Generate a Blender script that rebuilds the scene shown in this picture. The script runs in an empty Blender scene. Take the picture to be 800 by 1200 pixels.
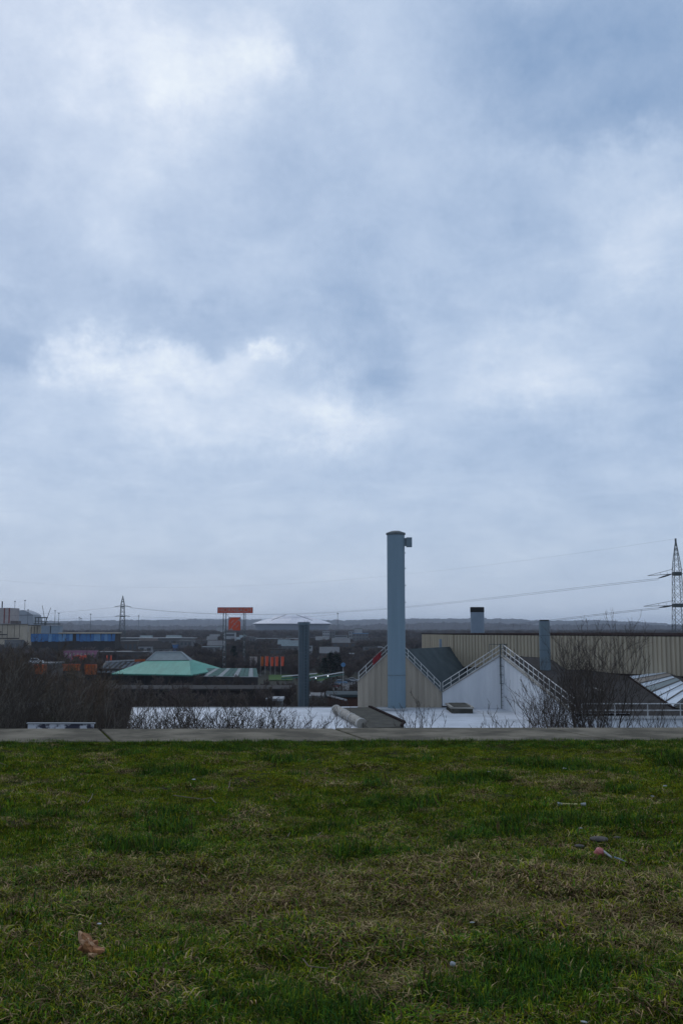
import bpy, math, random
import numpy as np
from mathutils import Vector, Matrix, noise as mnoise
random.seed(7)
sc = bpy.context.scene
C = sc.collection
D = bpy.data
R = math.radians

# ------------------------------------------------------------------ camera
F = 1174.0                      # focal length in photo pixels (photo 800 x 1200)
HORIZ = 735.0
PITCH = math.atan((HORIZ - 600.0) / F)
cd = D.cameras.new('camera'); cam = D.objects.new('camera', cd); C.objects.link(cam)
cd.sensor_fit = 'VERTICAL'; cd.sensor_height = 36.0; cd.lens = 36.0 * F / 1200.0
cd.clip_start = 0.05; cd.clip_end = 40000
cam.location = (0, 0, 0); cam.rotation_euler = (math.pi / 2 + PITCH, 0, 0)
sc.camera = cam
CP, SP = math.cos(PITCH), math.sin(PITCH)

def ray(px, py):
    xc, yc = (px - 400.0) / F, (600.0 - py) / F
    return Vector((xc, CP - yc * SP, SP + yc * CP))
def P(px, py, Y):               # point seen at a pixel, Y metres ahead
    d = ray(px, py); return d * (Y / d.y)
def PZ(px, py, z):              # point seen at a pixel on the level z
    d = ray(px, py); return d * (z / d.z)

# ------------------------------------------------------------------ render settings
sc.view_settings.view_transform = 'Standard'
sc.view_settings.look = 'None'
sc.view_settings.gamma = 1.0
sc.view_settings.exposure = 0.0
sc.cycles.use_denoising = True
sc.cycles.max_bounces = 5
sc.cycles.diffuse_bounces = 2
sc.cycles.glossy_bounces = 2
sc.cycles.volume_bounces = 0
sc.cycles.transparent_max_bounces = 8

# ------------------------------------------------------------------ world
SUN_EL, SUN_AZ = R(38), R(-25)
w = D.worlds.new('World'); sc.world = w; w.use_nodes = True
nt = w.node_tree; N = nt.nodes; L = nt.links
N.clear()
def nd(t, **k):
    n = N.new(t)
    for a, b in k.items(): setattr(n, a, b)
    return n
out = nd('ShaderNodeOutputWorld'); bg = nd('ShaderNodeBackground'); L.new(bg.outputs[0], out.inputs[0])
bg.inputs['Strength'].default_value = 0.1
sky = nd('ShaderNodeTexSky', sky_type='NISHITA'); sky.sun_disc = False
sky.sun_elevation = SUN_EL; sky.sun_rotation = SUN_AZ; sky.air_density = 1.0; sky.dust_density = 1.5
tc = nd('ShaderNodeTexCoord')
def wmath(op, a, b=None, c=None):
    n = nd('ShaderNodeMath', operation=op)
    for i, v in enumerate((a, b, c)):
        if v is None: continue
        if isinstance(v, (int, float)): n.inputs[i].default_value = v
        else: L.new(v, n.inputs[i])
    return n.outputs[0]
def wv(op, a, b=None, s=None):
    n = nd('ShaderNodeVectorMath', operation=op)
    for i, v in enumerate((a, b)):
        if v is None: continue
        if isinstance(v, (tuple, Vector)): n.inputs[i].default_value = tuple(v)
        else: L.new(v, n.inputs[i])
    if s is not None: n.inputs['Scale'].default_value = s
    return n
dirv = wv('NORMALIZE', tc.outputs['Generated']).outputs[0]
def wnoise(vec, scale, det, rough, col=False, dist=0.0):
    n = nd('ShaderNodeTexNoise'); n.inputs['Scale'].default_value = scale
    n.inputs['Detail'].default_value = det; n.inputs['Roughness'].default_value = rough
    n.inputs['Distortion'].default_value = dist
    L.new(vec, n.inputs['Vector'])
    return n.outputs['Color' if col else 'Fac']
# clouds hang in a layer: flatten the direction so that they crowd together towards the horizon
sep = nd('ShaderNodeSeparateXYZ'); L.new(dirv, sep.inputs[0])
zz = wmath('ADD', wmath('ABSOLUTE', sep.outputs[2]), 0.22)
layer = nd('ShaderNodeCombineXYZ')
L.new(wmath('DIVIDE', sep.outputs[0], zz), layer.inputs[0])
L.new(wmath('DIVIDE', sep.outputs[1], zz), layer.inputs[1])
warp = wv('SUBTRACT', wnoise(dirv, 6.0, 9, 0.66, True), (0.5, 0.5, 0.5)).outputs[0]
dw = wv('ADD', dirv, wv('SCALE', warp, s=0.21).outputs[0]).outputs[0]
val = None
blobs = [  # centre in the photo, half sizes, amount: the large light and dark banks of this cloud cover
    (240, 30, 170, 90, .26), (315, 50, 45, 75, .20), (150, 140, 190, 110, .14), (170,60,120,60,.16),
    (200, 410, 140, 36, .34), (308, 412, 30, 26, .34), (100, 412, 46, 42, .30), (170, 445, 100, 40, .14), (270, 475, 190, 60, .24), (395, 475, 60, 50, .18),
    (770, 260, 120, 90, .28), (620, 380, 80, 38, .20), (650, 450, 110, 70, .18), (450, 130, 110, 90, .08), (500, 470, 120, 80, .10),
    (740, 50, 170, 150, -.52), (590, 20, 120, 80, -.20), (530, 160, 120, 80, -.14), (690, 160, 110, 50, -.18),
    (10, 210, 80, 130, -.26), (25, 395, 70, 60, -.50), (80, 330, 90, 50, -.16), (300, 250, 110, 80, -.20),
    (410, 340, 90, 80, -.34), (430, 410, 70, 60, -.28), (380, 20, 55, 60, -.30), (230, 355, 110, 34, -.22),
    (640, 540, 220, 60, -.12), (500, 260, 110, 60, -.12), (230, 560, 200, 60, -.08), (780,480,60,60,-.1),
]
for (bx, by, rx, ry, am) in blobs:
    c = ray(bx, by).normalized()
    v = wv('SUBTRACT', dw, c).outputs[0]
    v = wv('MULTIPLY', v, (F / rx / 1.35, F / rx / 1.6, F / ry / 1.35)).outputs[0]
    ln = nd('ShaderNodeVectorMath', operation='LENGTH'); L.new(v, ln.inputs[0])
    mr = nd('ShaderNodeMapRange', interpolation_type='SMOOTHERSTEP')
    L.new(ln.outputs['Value'], mr.inputs['Value'])
    mr.inputs['From Min'].default_value = 1.0; mr.inputs['From Max'].default_value = 0.0
    mr.inputs['To Min'].default_value = 0.0; mr.inputs['To Max'].default_value = am * (.92 if am > 0 else .74)
    val = mr.outputs[0] if val is None else wmath('ADD', val, mr.outputs[0])
n1 = wmath('MULTIPLY', wmath('SUBTRACT', wnoise(layer.outputs[0], 1.3, 8, 0.6, dist=0.4), 0.5), 0.62)
n2 = wmath('MULTIPLY', wmath('SUBTRACT', wnoise(layer.outputs[0], 4.2, 10, 0.68, dist=0.35), 0.5), 0.60)
n3 = wmath('MULTIPLY', wmath('SUBTRACT', wnoise(dirv, 11.0, 11, 0.72), 0.5), 0.54)
val = wmath('ADD', wmath('ADD', wmath('ADD', val, n1), wmath('ADD', n2, n3)), 0.50)
ramp = nd('ShaderNodeValToRGB'); L.new(val, ramp.inputs[0])
e = ramp.color_ramp.elements
e[0].position = 0.0; e[0].color = (.262, .392, .612, 1)
e[1].position = 1.0; e[1].color = (.840, .925, 1.01, 1)
for p, c in ((.22, (.350, .478, .692, 1)), (.42, (.446, .572, .778, 1)), (.62, (.548, .668, .858, 1)), (.82, (.690, .790, .945, 1))):
    el = e.new(p); el.color = c
cl = wv('SCALE', ramp.outputs[0], s=9.6).outputs[0]
# nearer the horizon the cover evens out into one blue-grey tone
mr = nd('ShaderNodeMapRange', interpolation_type='SMOOTHSTEP'); L.new(sep.outputs[2], mr.inputs['Value'])
mr.inputs['From Min'].default_value = 0.0; mr.inputs['From Max'].default_value = 0.20
mr.inputs['To Min'].default_value = 0.62; mr.inputs['To Max'].default_value = 0.0
mixh = nd('ShaderNodeMix', data_type='RGBA'); L.new(mr.outputs[0], mixh.inputs[0]); L.new(cl, mixh.inputs[6])
mixh.inputs[7].default_value = (4.72, 5.72, 7.30, 1)
mixs = nd('ShaderNodeMix', data_type='RGBA'); mixs.inputs[0].default_value = 0.93
L.new(sky.outputs[0], mixs.inputs[6]); L.new(mixh.outputs[2], mixs.inputs[7])
L.new(mixs.outputs[2], bg.inputs[0])

sd = D.lights.new('sun', 'SUN'); sun = D.objects.new('sun', sd); C.objects.link(sun)
sd.energy = 0.5; sd.angle = R(30); sd.color = (1, .96, .9)
sun.rotation_euler = (math.pi / 2 - SUN_EL, 0, -SUN_AZ + math.pi)
sun.location = (0, 0, 50)

# ------------------------------------------------------------------ materials
def mat(name, col, col2=None, scale=1.0, rough=.85, spec=.25, bump=0.0, bscale=None, stretch=(1, 1, 1), detail=6, mixpos=(.35, .65), metal=0.0, rnd=0.0):
    m = D.materials.new(name); m.use_nodes = True
    t = m.node_tree; n = t.nodes; l = t.links
    b = n['Principled BSDF']; b.inputs['Roughness'].default_value = rough
    b.inputs['Specular IOR Level'].default_value = spec; b.inputs['Metallic'].default_value = metal
    col2 = col2 or tuple(c * .78 for c in col)
    g = n.new('ShaderNodeNewGeometry'); mp = n.new('ShaderNodeMapping'); mp.inputs['Scale'].default_value = stretch
    l.new(g.outputs['Position'], mp.inputs[0])
    ns = n.new('ShaderNodeTexNoise'); ns.inputs['Scale'].default_value = scale; ns.inputs['Detail'].default_value = detail
    ns.inputs['Roughness'].default_value = .62
    l.new(mp.outputs[0], ns.inputs['Vector'])
    cr = n.new('ShaderNodeValToRGB'); cr.color_ramp.elements[0].position = mixpos[0]; cr.color_ramp.elements[1].position = mixpos[1]
    cr.color_ramp.elements[0].color = (*col2, 1); cr.color_ramp.elements[1].color = (*col, 1)
    l.new(ns.outputs['Fac'], cr.inputs[0])
    src = cr.outputs[0]
    if rnd:
        oi = n.new('ShaderNodeObjectInfo'); hs = n.new('ShaderNodeHueSaturation')
        r1 = n.new('ShaderNodeMapRange'); r1.inputs['To Min'].default_value = 1 - rnd; r1.inputs['To Max'].default_value = 1 + rnd
        l.new(oi.outputs['Random'], r1.inputs['Value']); l.new(r1.outputs[0], hs.inputs['Value']); l.new(src, hs.inputs['Color'])
        r2 = n.new('ShaderNodeMapRange'); r2.inputs['To Min'].default_value = .5 - rnd * .05; r2.inputs['To Max'].default_value = .5 + rnd * .05
        mu = n.new('ShaderNodeMath'); mu.operation = 'FRACT'; m7 = n.new('ShaderNodeMath'); m7.operation = 'MULTIPLY'; m7.inputs[1].default_value = 17.3
        l.new(oi.outputs['Random'], m7.inputs[0]); l.new(m7.outputs[0], mu.inputs[0]); l.new(mu.outputs[0], r2.inputs['Value']); l.new(r2.outputs[0], hs.inputs['Hue'])
        src = hs.outputs[0]
    l.new(src, b.inputs['Base Color'])
    if bump:
        n2 = n.new('ShaderNodeTexNoise'); n2.inputs['Scale'].default_value = bscale or scale * 6; n2.inputs['Detail'].default_value = 6
        l.new(mp.outputs[0], n2.inputs['Vector'])
        bp = n.new('ShaderNodeBump'); bp.inputs['Strength'].default_value = 1; bp.inputs['Distance'].default_value = bump
        l.new(n2.outputs['Fac'], bp.inputs['Height']); l.new(bp.outputs[0], b.inputs['Normal'])
    return m
M = {}
M['turf_soil'] = mat('turf_soil', (.040, .050, .006), (.020, .015, .007), 2.2, .95, .1, .02, 40)
M['concrete'] = mat('weathered_concrete', (.205, .178, .135), (.095, .084, .064), 1.4, .95, .05, .006, 60, mixpos=(.40, .62))
M['joint'] = mat('joint_moss', (.045, .050, .018), (.02, .02, .012), 6, .95, .1)
M['plain'] = mat('plain_earth', (.040, .034, .026), (.024, .026, .017), .02, .95, .1)
M['bank'] = mat('grass_bank', (.060, .070, .028), (.040, .036, .022), .25, .95, .1)
M['lawn'] = mat('lawn', (.060, .120, .030), (.045, .080, .025), .15, .95, .1)
M['asphalt'] = mat('asphalt', (.10, .105, .11), (.06, .062, .066), .2, .85)
M['hill'] = mat('wooded_hill', (.050, .045, .048), (.022, .020, .024), .012, .95, .1)
M['beige'] = mat('beige_cladding', (.390, .335, .265), (.315, .270, .212), .35, .6, .35, stretch=(3, 3, .25))
M['beige2'] = mat('beige_cladding_ribbed', (.430, .365, .265), (.340, .290, .215), .5, .6, .35, stretch=(3, 3, .15))
M['white_wall'] = mat('white_cladding', (.66, .67, .69), (.55, .57, .60), .4, .6, .3, stretch=(2, 2, .3), mixpos=(.3, .6))
M['roof_white'] = mat('pale_roof_membrane', (.54, .56, .60), (.34, .36, .38), .28, .5, .5, mixpos=(.30, .6))
M['roof_dark'] = mat('dark_felt_roof', (.066, .082, .086), (.046, .058, .062), .6, .95, .1)
M['roof_brown'] = mat('brown_felt_roof', (.048, .043, .040), (.034, .031, .030), .5, .95, .08)
M['fascia'] = mat('dark_fascia', (.040, .030, .028), None, .8, .95, .0)
M['steel_pale'] = mat('pale_blue_steel', (.172, .240, .286), (.150, .215, .258), .9, .55, .3, stretch=(2.5, 2.5, .12))
M['steel_dark'] = mat('dark_blue_steel', (.075, .100, .118), (.045, .066, .082), .6, .5, .4, stretch=(2, 2, .25))
M['steel_mid'] = mat('mid_blue_steel', (.140, .185, .212), (.095, .135, .162), .6, .5, .4, stretch=(2, 2, .25))
M['steel_flue'] = mat('grey_blue_flue', (.21, .26, .32), (.17, .22, .27), .6, .5, .4)
M['galv'] = mat('galvanised_steel', (.52, .52, .51), (.40, .40, .40), 1.2, .5, .4, metal=.2)
M['lattice'] = mat('grey_green_lattice', (.085, .10, .10), (.06, .07, .07), .6, .7)
M['cable'] = mat('cable', (.10, .11, .13), None, 1, .6)
M['dark'] = mat('dark_metal', (.018, .019, .021), None, 1, .6)
M['cap'] = mat('flue_cap', (.11, .13, .135), (.08, .09, .095), 2, .6)
M['beam'] = mat('pale_beige_duct', (.33, .305, .265), (.20, .185, .16), 1.2, .7)
M['roof_soil'] = mat('mossy_brown_roof', (.085, .080, .066), (.050, .048, .040), .9, .95, .1, .01, 8)
M['slant'] = mat('slanted_grey_sheet', (.115, .13, .145), (.085, .095, .105), .5, .9, .0)
M['glazing'] = mat('old_roof_glazing', (.55, .62, .70), (.42, .48, .54), .5, .25, .6)
M['glazing_rust'] = mat('stained_glazing_bar', (.22, .20, .18), (.16, .14, .12), .8, .6)
M['wood'] = mat('splintered_wood', (.42, .20, .085), (.15, .065, .030), 28, .8, .2, .004, 120, stretch=(.3, 1, 1))
M['wood_pale'] = mat('pale_wood', (.46, .29, .17), (.30, .16, .085), 40, .8, .2)
M['pink'] = mat('faded_pink_plastic', (.42, .115, .105), (.32, .09, .085), 30, .5, .4)
M['litter'] = mat('pale_litter', (.36, .37, .37), (.22, .23, .23), 60, .8)
M['yellow'] = mat('faded_yellow_plastic', (.42, .38, .16), (.32, .28, .12), 30, .6)
M['stone'] = mat('stone', (.12, .105, .09), (.075, .066, .058), 20, .9, .2, .004, 90)
M['twig'] = mat('dry_twig', (.17, .135, .095), (.10, .08, .055), 30, .9)
M['bark'] = mat('dark_bark', (.125, .092, .068), (.068, .050, .036), 6, .95, .1, rnd=.25)
M['bark2'] = mat('brown_grey_bark', (.095, .078, .064), (.055, .046, .039), 6, .95, .1, rnd=.3)
M['bark_far'] = mat('far_bare_crown', (.115, .088, .074), (.066, .052, .045), .4, .95, .1, rnd=.35)
M['bark_pale'] = mat('pale_grey_bark', (.17, .15, .125), (.09, .08, .066), 5, .95, .1)
M['needle'] = mat('dark_needles', (.014, .030, .016), (.008, .018, .010), 1, .95, .1)
M['teal'] = mat('weathered_green_roof', (.055, .275, .205), (.040, .215, .160), .25, .6, .3, stretch=(3, .3, 1))
M['teal_dark'] = mat('green_trim', (.045, .13, .10), None, 1, .7)
M['glass_grey'] = mat('grey_roof_glass', (.155, .195, .205), (.12, .15, .16), .5, .5, .15)
M['green_glass'] = mat('pale_green_glass', (.075, .145, .128), (.045, .090, .080), 1.2, .7, .05)
M['brown_wall'] = mat('dark_brown_boards', (.045, .038, .035), (.03, .026, .025), .3, .9, .1, stretch=(2, 2, .3))
M['brick'] = mat('brown_brick', (.105, .052, .036), (.075, .04, .03), 2, .9)
M['orange'] = mat('orange_enamel', (.62, .080, .028), (.52, .065, .024), .5, .5)
M['orange2'] = mat('orange_paint', (.42, .10, .018), (.26, .06, .014), .6, .6)
M['red'] = mat('red_letter', (.36, .27, .25), None, .5, .6)
M['redcloth'] = mat('red_cloth', (.26, .030, .036), (.20, .025, .03), 2, .8)
M['blue'] = mat('blue_sheeting', (.045, .16, .36), (.03, .105, .25), .4, .6)
M['blue2'] = mat('pale_blue_sheeting', (.12, .26, .44), (.08, .19, .34), .4, .6)
M['palehouse'] = mat('pale_render', (.33, .34, .35), (.26, .27, .28), .1, .8)
M['cream'] = mat('cream_panel', (.46, .39, .29), (.36, .30, .22), .15, .8)
M['greywall'] = mat('grey_render', (.155, .155, .155), (.11, .11, .112), .08, .85)
M['brownhouse'] = mat('brown_render', (.105, .085, .075), (.075, .062, .056), .08, .85)
M['window'] = mat('far_window', (.05, .055, .062), None, .5, .3, .5)
M['stripe_red'] = mat('dull_red_panel', (.22, .045, .035), (.17, .035, .03), .2, .8)
M['stripe_white'] = mat('dirty_white_panel', (.40, .35, .33), (.30, .27, .26), .2, .8)
M['dome'] = mat('pale_grey_dome', (.30, .32, .35), (.25, .27, .30), .05, .6)
M['membrane'] = mat('white_roof_membrane', (.76, .72, .74), (.64, .62, .65), .03, .5)
M['stadium'] = mat('stadium_facade', (.11, .13, .17), (.08, .095, .13), .02, .5)
M['carwhite'] = mat('white_paint', (.55, .57, .60), None, .4, .35, .5)
M['carblue'] = mat('light_blue_paint', (.14, .25, .38), None, .4, .35, .5)
M['cardark'] = mat('dark_paint', (.03, .035, .045), None, .4, .35, .5)
M['carsilver'] = mat('silver_paint', (.28, .30, .32), None, .4, .35, .5)
M['carred'] = mat('maroon_paint', (.12, .02, .02), None, .4, .35, .5)
M['magenta'] = mat('pink_hoarding', (.38, .16, .25), (.26, .12, .19), .3, .8)
M['rubber'] = mat('rubber', (.015, .015, .015), None, 1, .9)
M['graffiti'] = mat('graffiti_white_wall', (.55, .56, .60), (.05, .05, .07), 2.6, .8, mixpos=(.40, .47), detail=3)
M['letter_pale'] = mat('pale_letters', (.36, .30, .28), None, .5, .6)
def emit(name, col, s):
    m = D.materials.new(name); m.use_nodes = True; b = m.node_tree.nodes['Principled BSDF']
    b.inputs['Base Color'].default_value = (*col, 1); b.inputs['Emission Color'].default_value = (*col, 1); b.inputs['Emission Strength'].default_value = s
    return m
M['lamp'] = emit('lit_lamp', (.9, .95, 1), 2.2)

# ------------------------------------------------------------------ mesh helpers
ROOT = {}
class MB:
    def __init__(s): s.v = []; s.f = []; s.m = []
    def add(s, vs, fs, mi=0):
        o = len(s.v); s.v += [tuple(x) for x in vs]; s.f += [tuple(i + o for i in f) for f in fs]; s.m += [mi] * len(fs); return s
    def box(s, a, b, mi=0):
        x0, y0, z0 = a; x1, y1, z1 = b
        return s.add([(x0,y0,z0),(x1,y0,z0),(x1,y1,z0),(x0,y1,z0),(x0,y0,z1),(x1,y0,z1),(x1,y1,z1),(x0,y1,z1)],
            [(0,3,2,1),(4,5,6,7),(0,1,5,4),(1,2,6,5),(2,3,7,6),(3,0,4,7)], mi)
    def prism(s, poly, ext, mi=0):          # polygon pushed along a vector
        n = len(poly); e = Vector(ext); a = [Vector(p) for p in poly]
        nrm = Vector((0,0,0))
        for i in range(n): nrm += a[i].cross(a[(i+1) % n])
        if nrm.dot(e) > 0: a.reverse()
        vs = a + [p + e for p in a]
        fs = [tuple(range(n)), tuple(range(2*n-1, n-1, -1))] + [(i, i+n, (i+1) % n + n, (i+1) % n) for i in range(n)]
        return s.add(vs, fs, mi)
    def beam(s, a, b, wd, h=None, mi=0, up=Vector((0,0,1))):
        a, b = Vector(a), Vector(b); h = h or wd; d = (b - a).normalized()
        if abs(d.dot(up)) > .98: up = Vector((0,1,0))
        u = d.cross(up).normalized() * wd / 2; v = u.cross(d).normalized() * h / 2
        return s.prism([a+u+v, a-u+v, a-u-v, a+u-v], b - a, mi)
    def tube(s, pts, rad, n=6, cap=True, mi=0):
        pts = [Vector(p) for p in pts]; o = len(s.v); k = len(pts); ref = None
        for i, p in enumerate(pts):
            d = (pts[min(i+1, k-1)] - pts[max(i-1, 0)]).normalized()
            if ref is None: ref = Vector((1,0,0)) if abs(d.x) < .8 else Vector((0,1,0))
            u = d.cross(ref).normalized(); v = d.cross(u); r = rad[i] if isinstance(rad, (list, tuple)) else rad
            for j in range(n):
                t = 2*math.pi*j/n; q = p + (u*math.cos(t) + v*math.sin(t))*r; s.v.append((q.x, q.y, q.z))
        for i in range(k-1):
            for j in range(n):
                s.f.append((o+i*n+j, o+i*n+(j+1) % n, o+(i+1)*n+(j+1) % n, o+(i+1)*n+j)); s.m.append(mi)
        if cap:
            s.f.append(tuple(o+j for j in reversed(range(n)))); s.f.append(tuple(o+(k-1)*n+j for j in range(n))); s.m += [mi, mi]
        return s
    def lathe(s, c, prof, n=24, mi=0):      # profile of (radius, z)
        o = len(s.v); k = len(prof)
        for r, z in prof:
            for j in range(n):
                t = 2*math.pi*j/n; s.v.append((c[0]+r*math.cos(t), c[1]+r*math.sin(t), c[2]+z))
        for i in range(k-1):
            for j in range(n):
                s.f.append((o+i*n+j, o+i*n+(j+1) % n, o+(i+1)*n+(j+1) % n, o+(i+1)*n+j)); s.m.append(mi)
        s.f.append(tuple(o+j for j in reversed(range(n)))); s.f.append(tuple(o+(k-1)*n+j for j in range(n))); s.m += [mi, mi]
        return s
    def mesh(s, name, mats, off=(0,0,0), smooth=False):
        me = D.meshes.new(name); ox, oy, oz = off
        me.from_pydata([(x-ox, y-oy, z-oz) for x, y, z in s.v], [], s.f)
        for m in (mats if isinstance(mats, (list, tuple)) else [mats]): me.materials.append(m)
        if any(s.m): me.polygons.foreach_set('material_index', s.m)
        if smooth: me.polygons.foreach_set('use_smooth', [len(f) <= 4 for f in s.f])
        me.update(); return me
    def build(s, name, mats, parent=None, smooth=False):
        if parent is None:
            xs = [v[0] for v in s.v]; ys = [v[1] for v in s.v]; zs = [v[2] for v in s.v]
            loc = ((min(xs)+max(xs))/2, (min(ys)+max(ys))/2, min(zs))
        else: loc = ROOT[parent.name]
        o = D.objects.new(name, s.mesh(name, mats, loc, smooth)); C.objects.link(o)
        if parent is None: o.location = loc
        else: o.parent = parent
        ROOT[o.name] = loc
        return o
def tag(o, label=None, cat=None, group=None, kind=None):
    if label: o['label'] = label
    if cat: o['category'] = cat
    if group: o['group'] = group
    if kind: o['kind'] = kind
    return o
def thing(name, label, cat, loc, group=None):
    o = D.objects.new(name, None); C.objects.link(o); o.location = tuple(loc); o.empty_display_size = .2
    ROOT[o.name] = tuple(loc)
    return tag(o, label, cat, group)
def copy_tree(o, parent=None):
    c = o.copy(); C.objects.link(c); c.parent = parent
    for ch in o.children: copy_tree(ch, c)
    return c
def corr(mb, a, b, tops, zb, pitch, dep, mi=0):
    """ribbed sheet from a to b (plan points), tops = [(s 0..1, z)]"""
    a, b = Vector((a[0], a[1], 0)), Vector((b[0], b[1], 0)); d = b - a; ln = d.length; d.normalize()
    nr = Vector((d.y, -d.x, 0)); pts = []; x = 0
    while x < ln:
        for f, o in ((0, 0), (.30, 0), (.40, dep), (.90, dep)):
            pts.append((min(x + f*pitch, ln), o))
        x += pitch
    pts.append((ln, 0))
    for sx, _ in tops: pts.append((sx*ln, None))
    pts.sort(key=lambda q: q[0])
    last = 0; qs = []
    for sx, o in pts:
        if o is None: o = last
        last = o; t = sx/ln; z = tops[-1][1]
        for (s0, z0), (s1, z1) in zip(tops, tops[1:]):
            if s0 <= t <= s1: z = z0 + (z1-z0)*(t-s0)/max(1e-9, s1-s0); break
        p = a + d*sx + nr*o; zb_ = zb(t) if callable(zb) else zb; qs.append((p, z, zb_))
    vs = []; fs = []
    for p, z, zb_ in qs: vs += [(p.x, p.y, zb_), (p.x, p.y, z)]
    for i in range(len(qs)-1): fs.append((2*i, 2*i+2, 2*i+3, 2*i+1))
    mb.add(vs, fs, mi)
def railing(label, segs, h=1.1, post=1.5, r=.030, name='railing', wide=True):
    o = thing(name, label, 'railing', segs[0])
    for i, (a, b) in enumerate(zip(segs, segs[1:])):
        a, b = Vector(a), Vector(b)
        for nm, hh in (('top_rail', h), ('middle_rail', h*.52)):
            MB().tube([a+Vector((0,0,hh)), b+Vector((0,0,hh))], r, 6).build(nm, M['galv'], o)
        n = max(1, round((b-a).length/post))
        for k in range(n + (1 if i == len(segs)-2 else 0)):
            q = a.lerp(b, k/n); MB().tube([q, q+Vector((0,0,h))], r*1.1, 5).build('post', M['galv'], o)
        MB().beam(a+Vector((0,0,.05)), b+Vector((0,0,.05)), .05, .16).build('toe_board', M['galv'], o)
    return o

# ------------------------------------------------------------------ terrain
YK = [(-60, -1.6), (16.6, -1.6), (17.2, -4.2), (50, -8.8), (80, -10.8), (120, -13.8), (200, -17.4), (300, -20), (700, -20), (12000, -21)]
def gz(y):
    for (y0, z0), (y1, z1) in zip(YK, YK[1:]):
        if y0 <= y <= y1: return z0 + (z1-z0)*(y-y0)/(y1-y0)
    return -20
def vn(x, y, s, seed=0): return mnoise.noise(Vector((x*s+seed*17.3, y*s-seed*9.1, seed*3.7)))
def lump(x, y):
    return .060*vn(x, y, .9, 1) + .045*vn(x, y, 2.3, 2) + .030*vn(x, y, 5.5, 3)
mb = MB(); xs = [-7900, -3000, -1000, -300, -100, -40, -8, 8, 40, 100, 300, 1000, 3000, 7900]
ys = [17.2, 30, 50, 80, 120, 160, 200, 250, 300, 450, 700, 1200, 2500, 5000, 9000, 11400]
vs = [(x, y, gz(y) + (.0 if y < 20 else .3*vn(x, y, .03, 5))) for y in ys for x in xs]; nx = len(xs)
mb.add(vs, [(j*nx+i, j*nx+i+1, (j+1)*nx+i+1, (j+1)*nx+i) for j in range(len(ys)-1) for i in range(nx-1)])
tag(mb.build('plain', M['plain'], smooth=True), kind='structure', label='low dark plain of brush and town spreading to the hills')
# turf plateau: fine mesh where it is near, coarse aprons around it
mb = MB(); st = .09; x0, x1, y0, y1 = -11.07, 11.07, 2.0, 14.6
nx = int((x1-x0)/st)+1; ny = int((y1-y0)/st)+1
def gfront(x): return 14.36 + .025*x
vs = []
for j in range(ny):
    for i in range(nx):
        x = x0+i*st; y = min(y0 + j*(gfront(x)-y0)/(ny-1), gfront(x)); e = min(1, (gfront(x)-y)/.5)
        vs.append((x, y, -1.62+lump(x, y)*max(0.15, e)))
mb.add(vs, [(j*nx+i, j*nx+i+1, (j+1)*nx+i+1, (j+1)*nx+i) for j in range(ny-1) for i in range(nx-1)])
mb.add([(-250,-60,-1.65),(250,-60,-1.65),(250,2.02,-1.65),(-250,2.02,-1.65)], [(0,1,2,3)])
for s in (-1, 1):
    q = [(s*11.0,2,-1.65),(s*250,2,-1.65),(s*250,14.36+.025*s*250,-1.65),(s*11.0,gfront(s*11.0),-1.65)]
    mb.add(q, [(0,1,2,3) if s > 0 else (3,2,1,0)])
ground = tag(mb.build('ground', M['turf_soil'], smooth=True), kind='structure', label='soil under the rough winter turf')
# path of big concrete slabs along the edge
path = D.objects.new('path', None); C.objects.link(path); tag(path, kind='structure', label='worn concrete slab path at the end of the grass'); ROOT['path'] = (0,0,0)
bk = [-14.2, -10.6, -7.2, -3.80, -.12, 3.22, 6.7, 10.2, 13.8]; fr = [-13.4, -9.9, -6.55, -3.18, .40, 3.80, 7.3, 10.9, 14.5]
def yb(x): return 16.15 + .02*x
for i in range(len(bk)-1):
    g = .025
    a, b, c, d = (fr[i]+g, gfront(fr[i])), (fr[i+1]-g, gfront(fr[i+1])), (bk[i+1]-g, yb(bk[i+1])), (bk[i]+g, yb(bk[i]))
    z = -1.585 + random.uniform(-.006, .006); m = MB(); top = []
    n = 14
    front = [(a[0]+(b[0]-a[0])*k/n, a[1]+(b[1]-a[1])*k/n + .02*vn(a[0]+k*.3, i, 2.1, 8)) for k in range(n+1)]
    back = [(d[0]+(c[0]-d[0])*k/n, d[1]+(c[1]-d[1])*k/n + .02*vn(d[0]+k*.3, i, 2.1, 9)) for k in range(n+1)]
    poly = [(x, y, z-.22) for x, y in front] + [(x, y, z-.22) for x, y in reversed(back)]
    m.prism(poly, (0, 0, .22)); s_ = m.build('slab', M['concrete'], path)
    bv = s_.modifiers.new('bevel', 'BEVEL'); bv.width = .012; bv.segments = 1
MB().prism([(-250,14.36-6.25,-1.86),(250,14.36+6.25,-1.86),(250,yb(250)-.05,-1.86),(-250,yb(-250)-.05,-1.86)], (0,0,.16)).build('bedding', M['joint'], path)
m = MB().prism([(-250,gfront(-250),-1.8),(-14.25,gfront(-14.2),-1.8),(-14.25,yb(-14.2),-1.8),(-250,yb(-250),-1.8)], (0,0,.215)); m.prism([(250,gfront(250),-1.8),(14.55,gfront(14.5),-1.8),(13.9,yb(13.9),-1.8),(250,yb(250),-1.8)], (0,0,.215)); m.build('slab_run', M['concrete'], path)
tag(MB().prism([(-250,yb(-250)+.0,-7),(250,yb(250),-7),(250,yb(250)+.5,-7),(-250,yb(-250)+.5,-7)], (0,0,5.2)).build('retaining_wall', M['concrete']), kind='structure', label='concrete retaining wall below the slab path')

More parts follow.
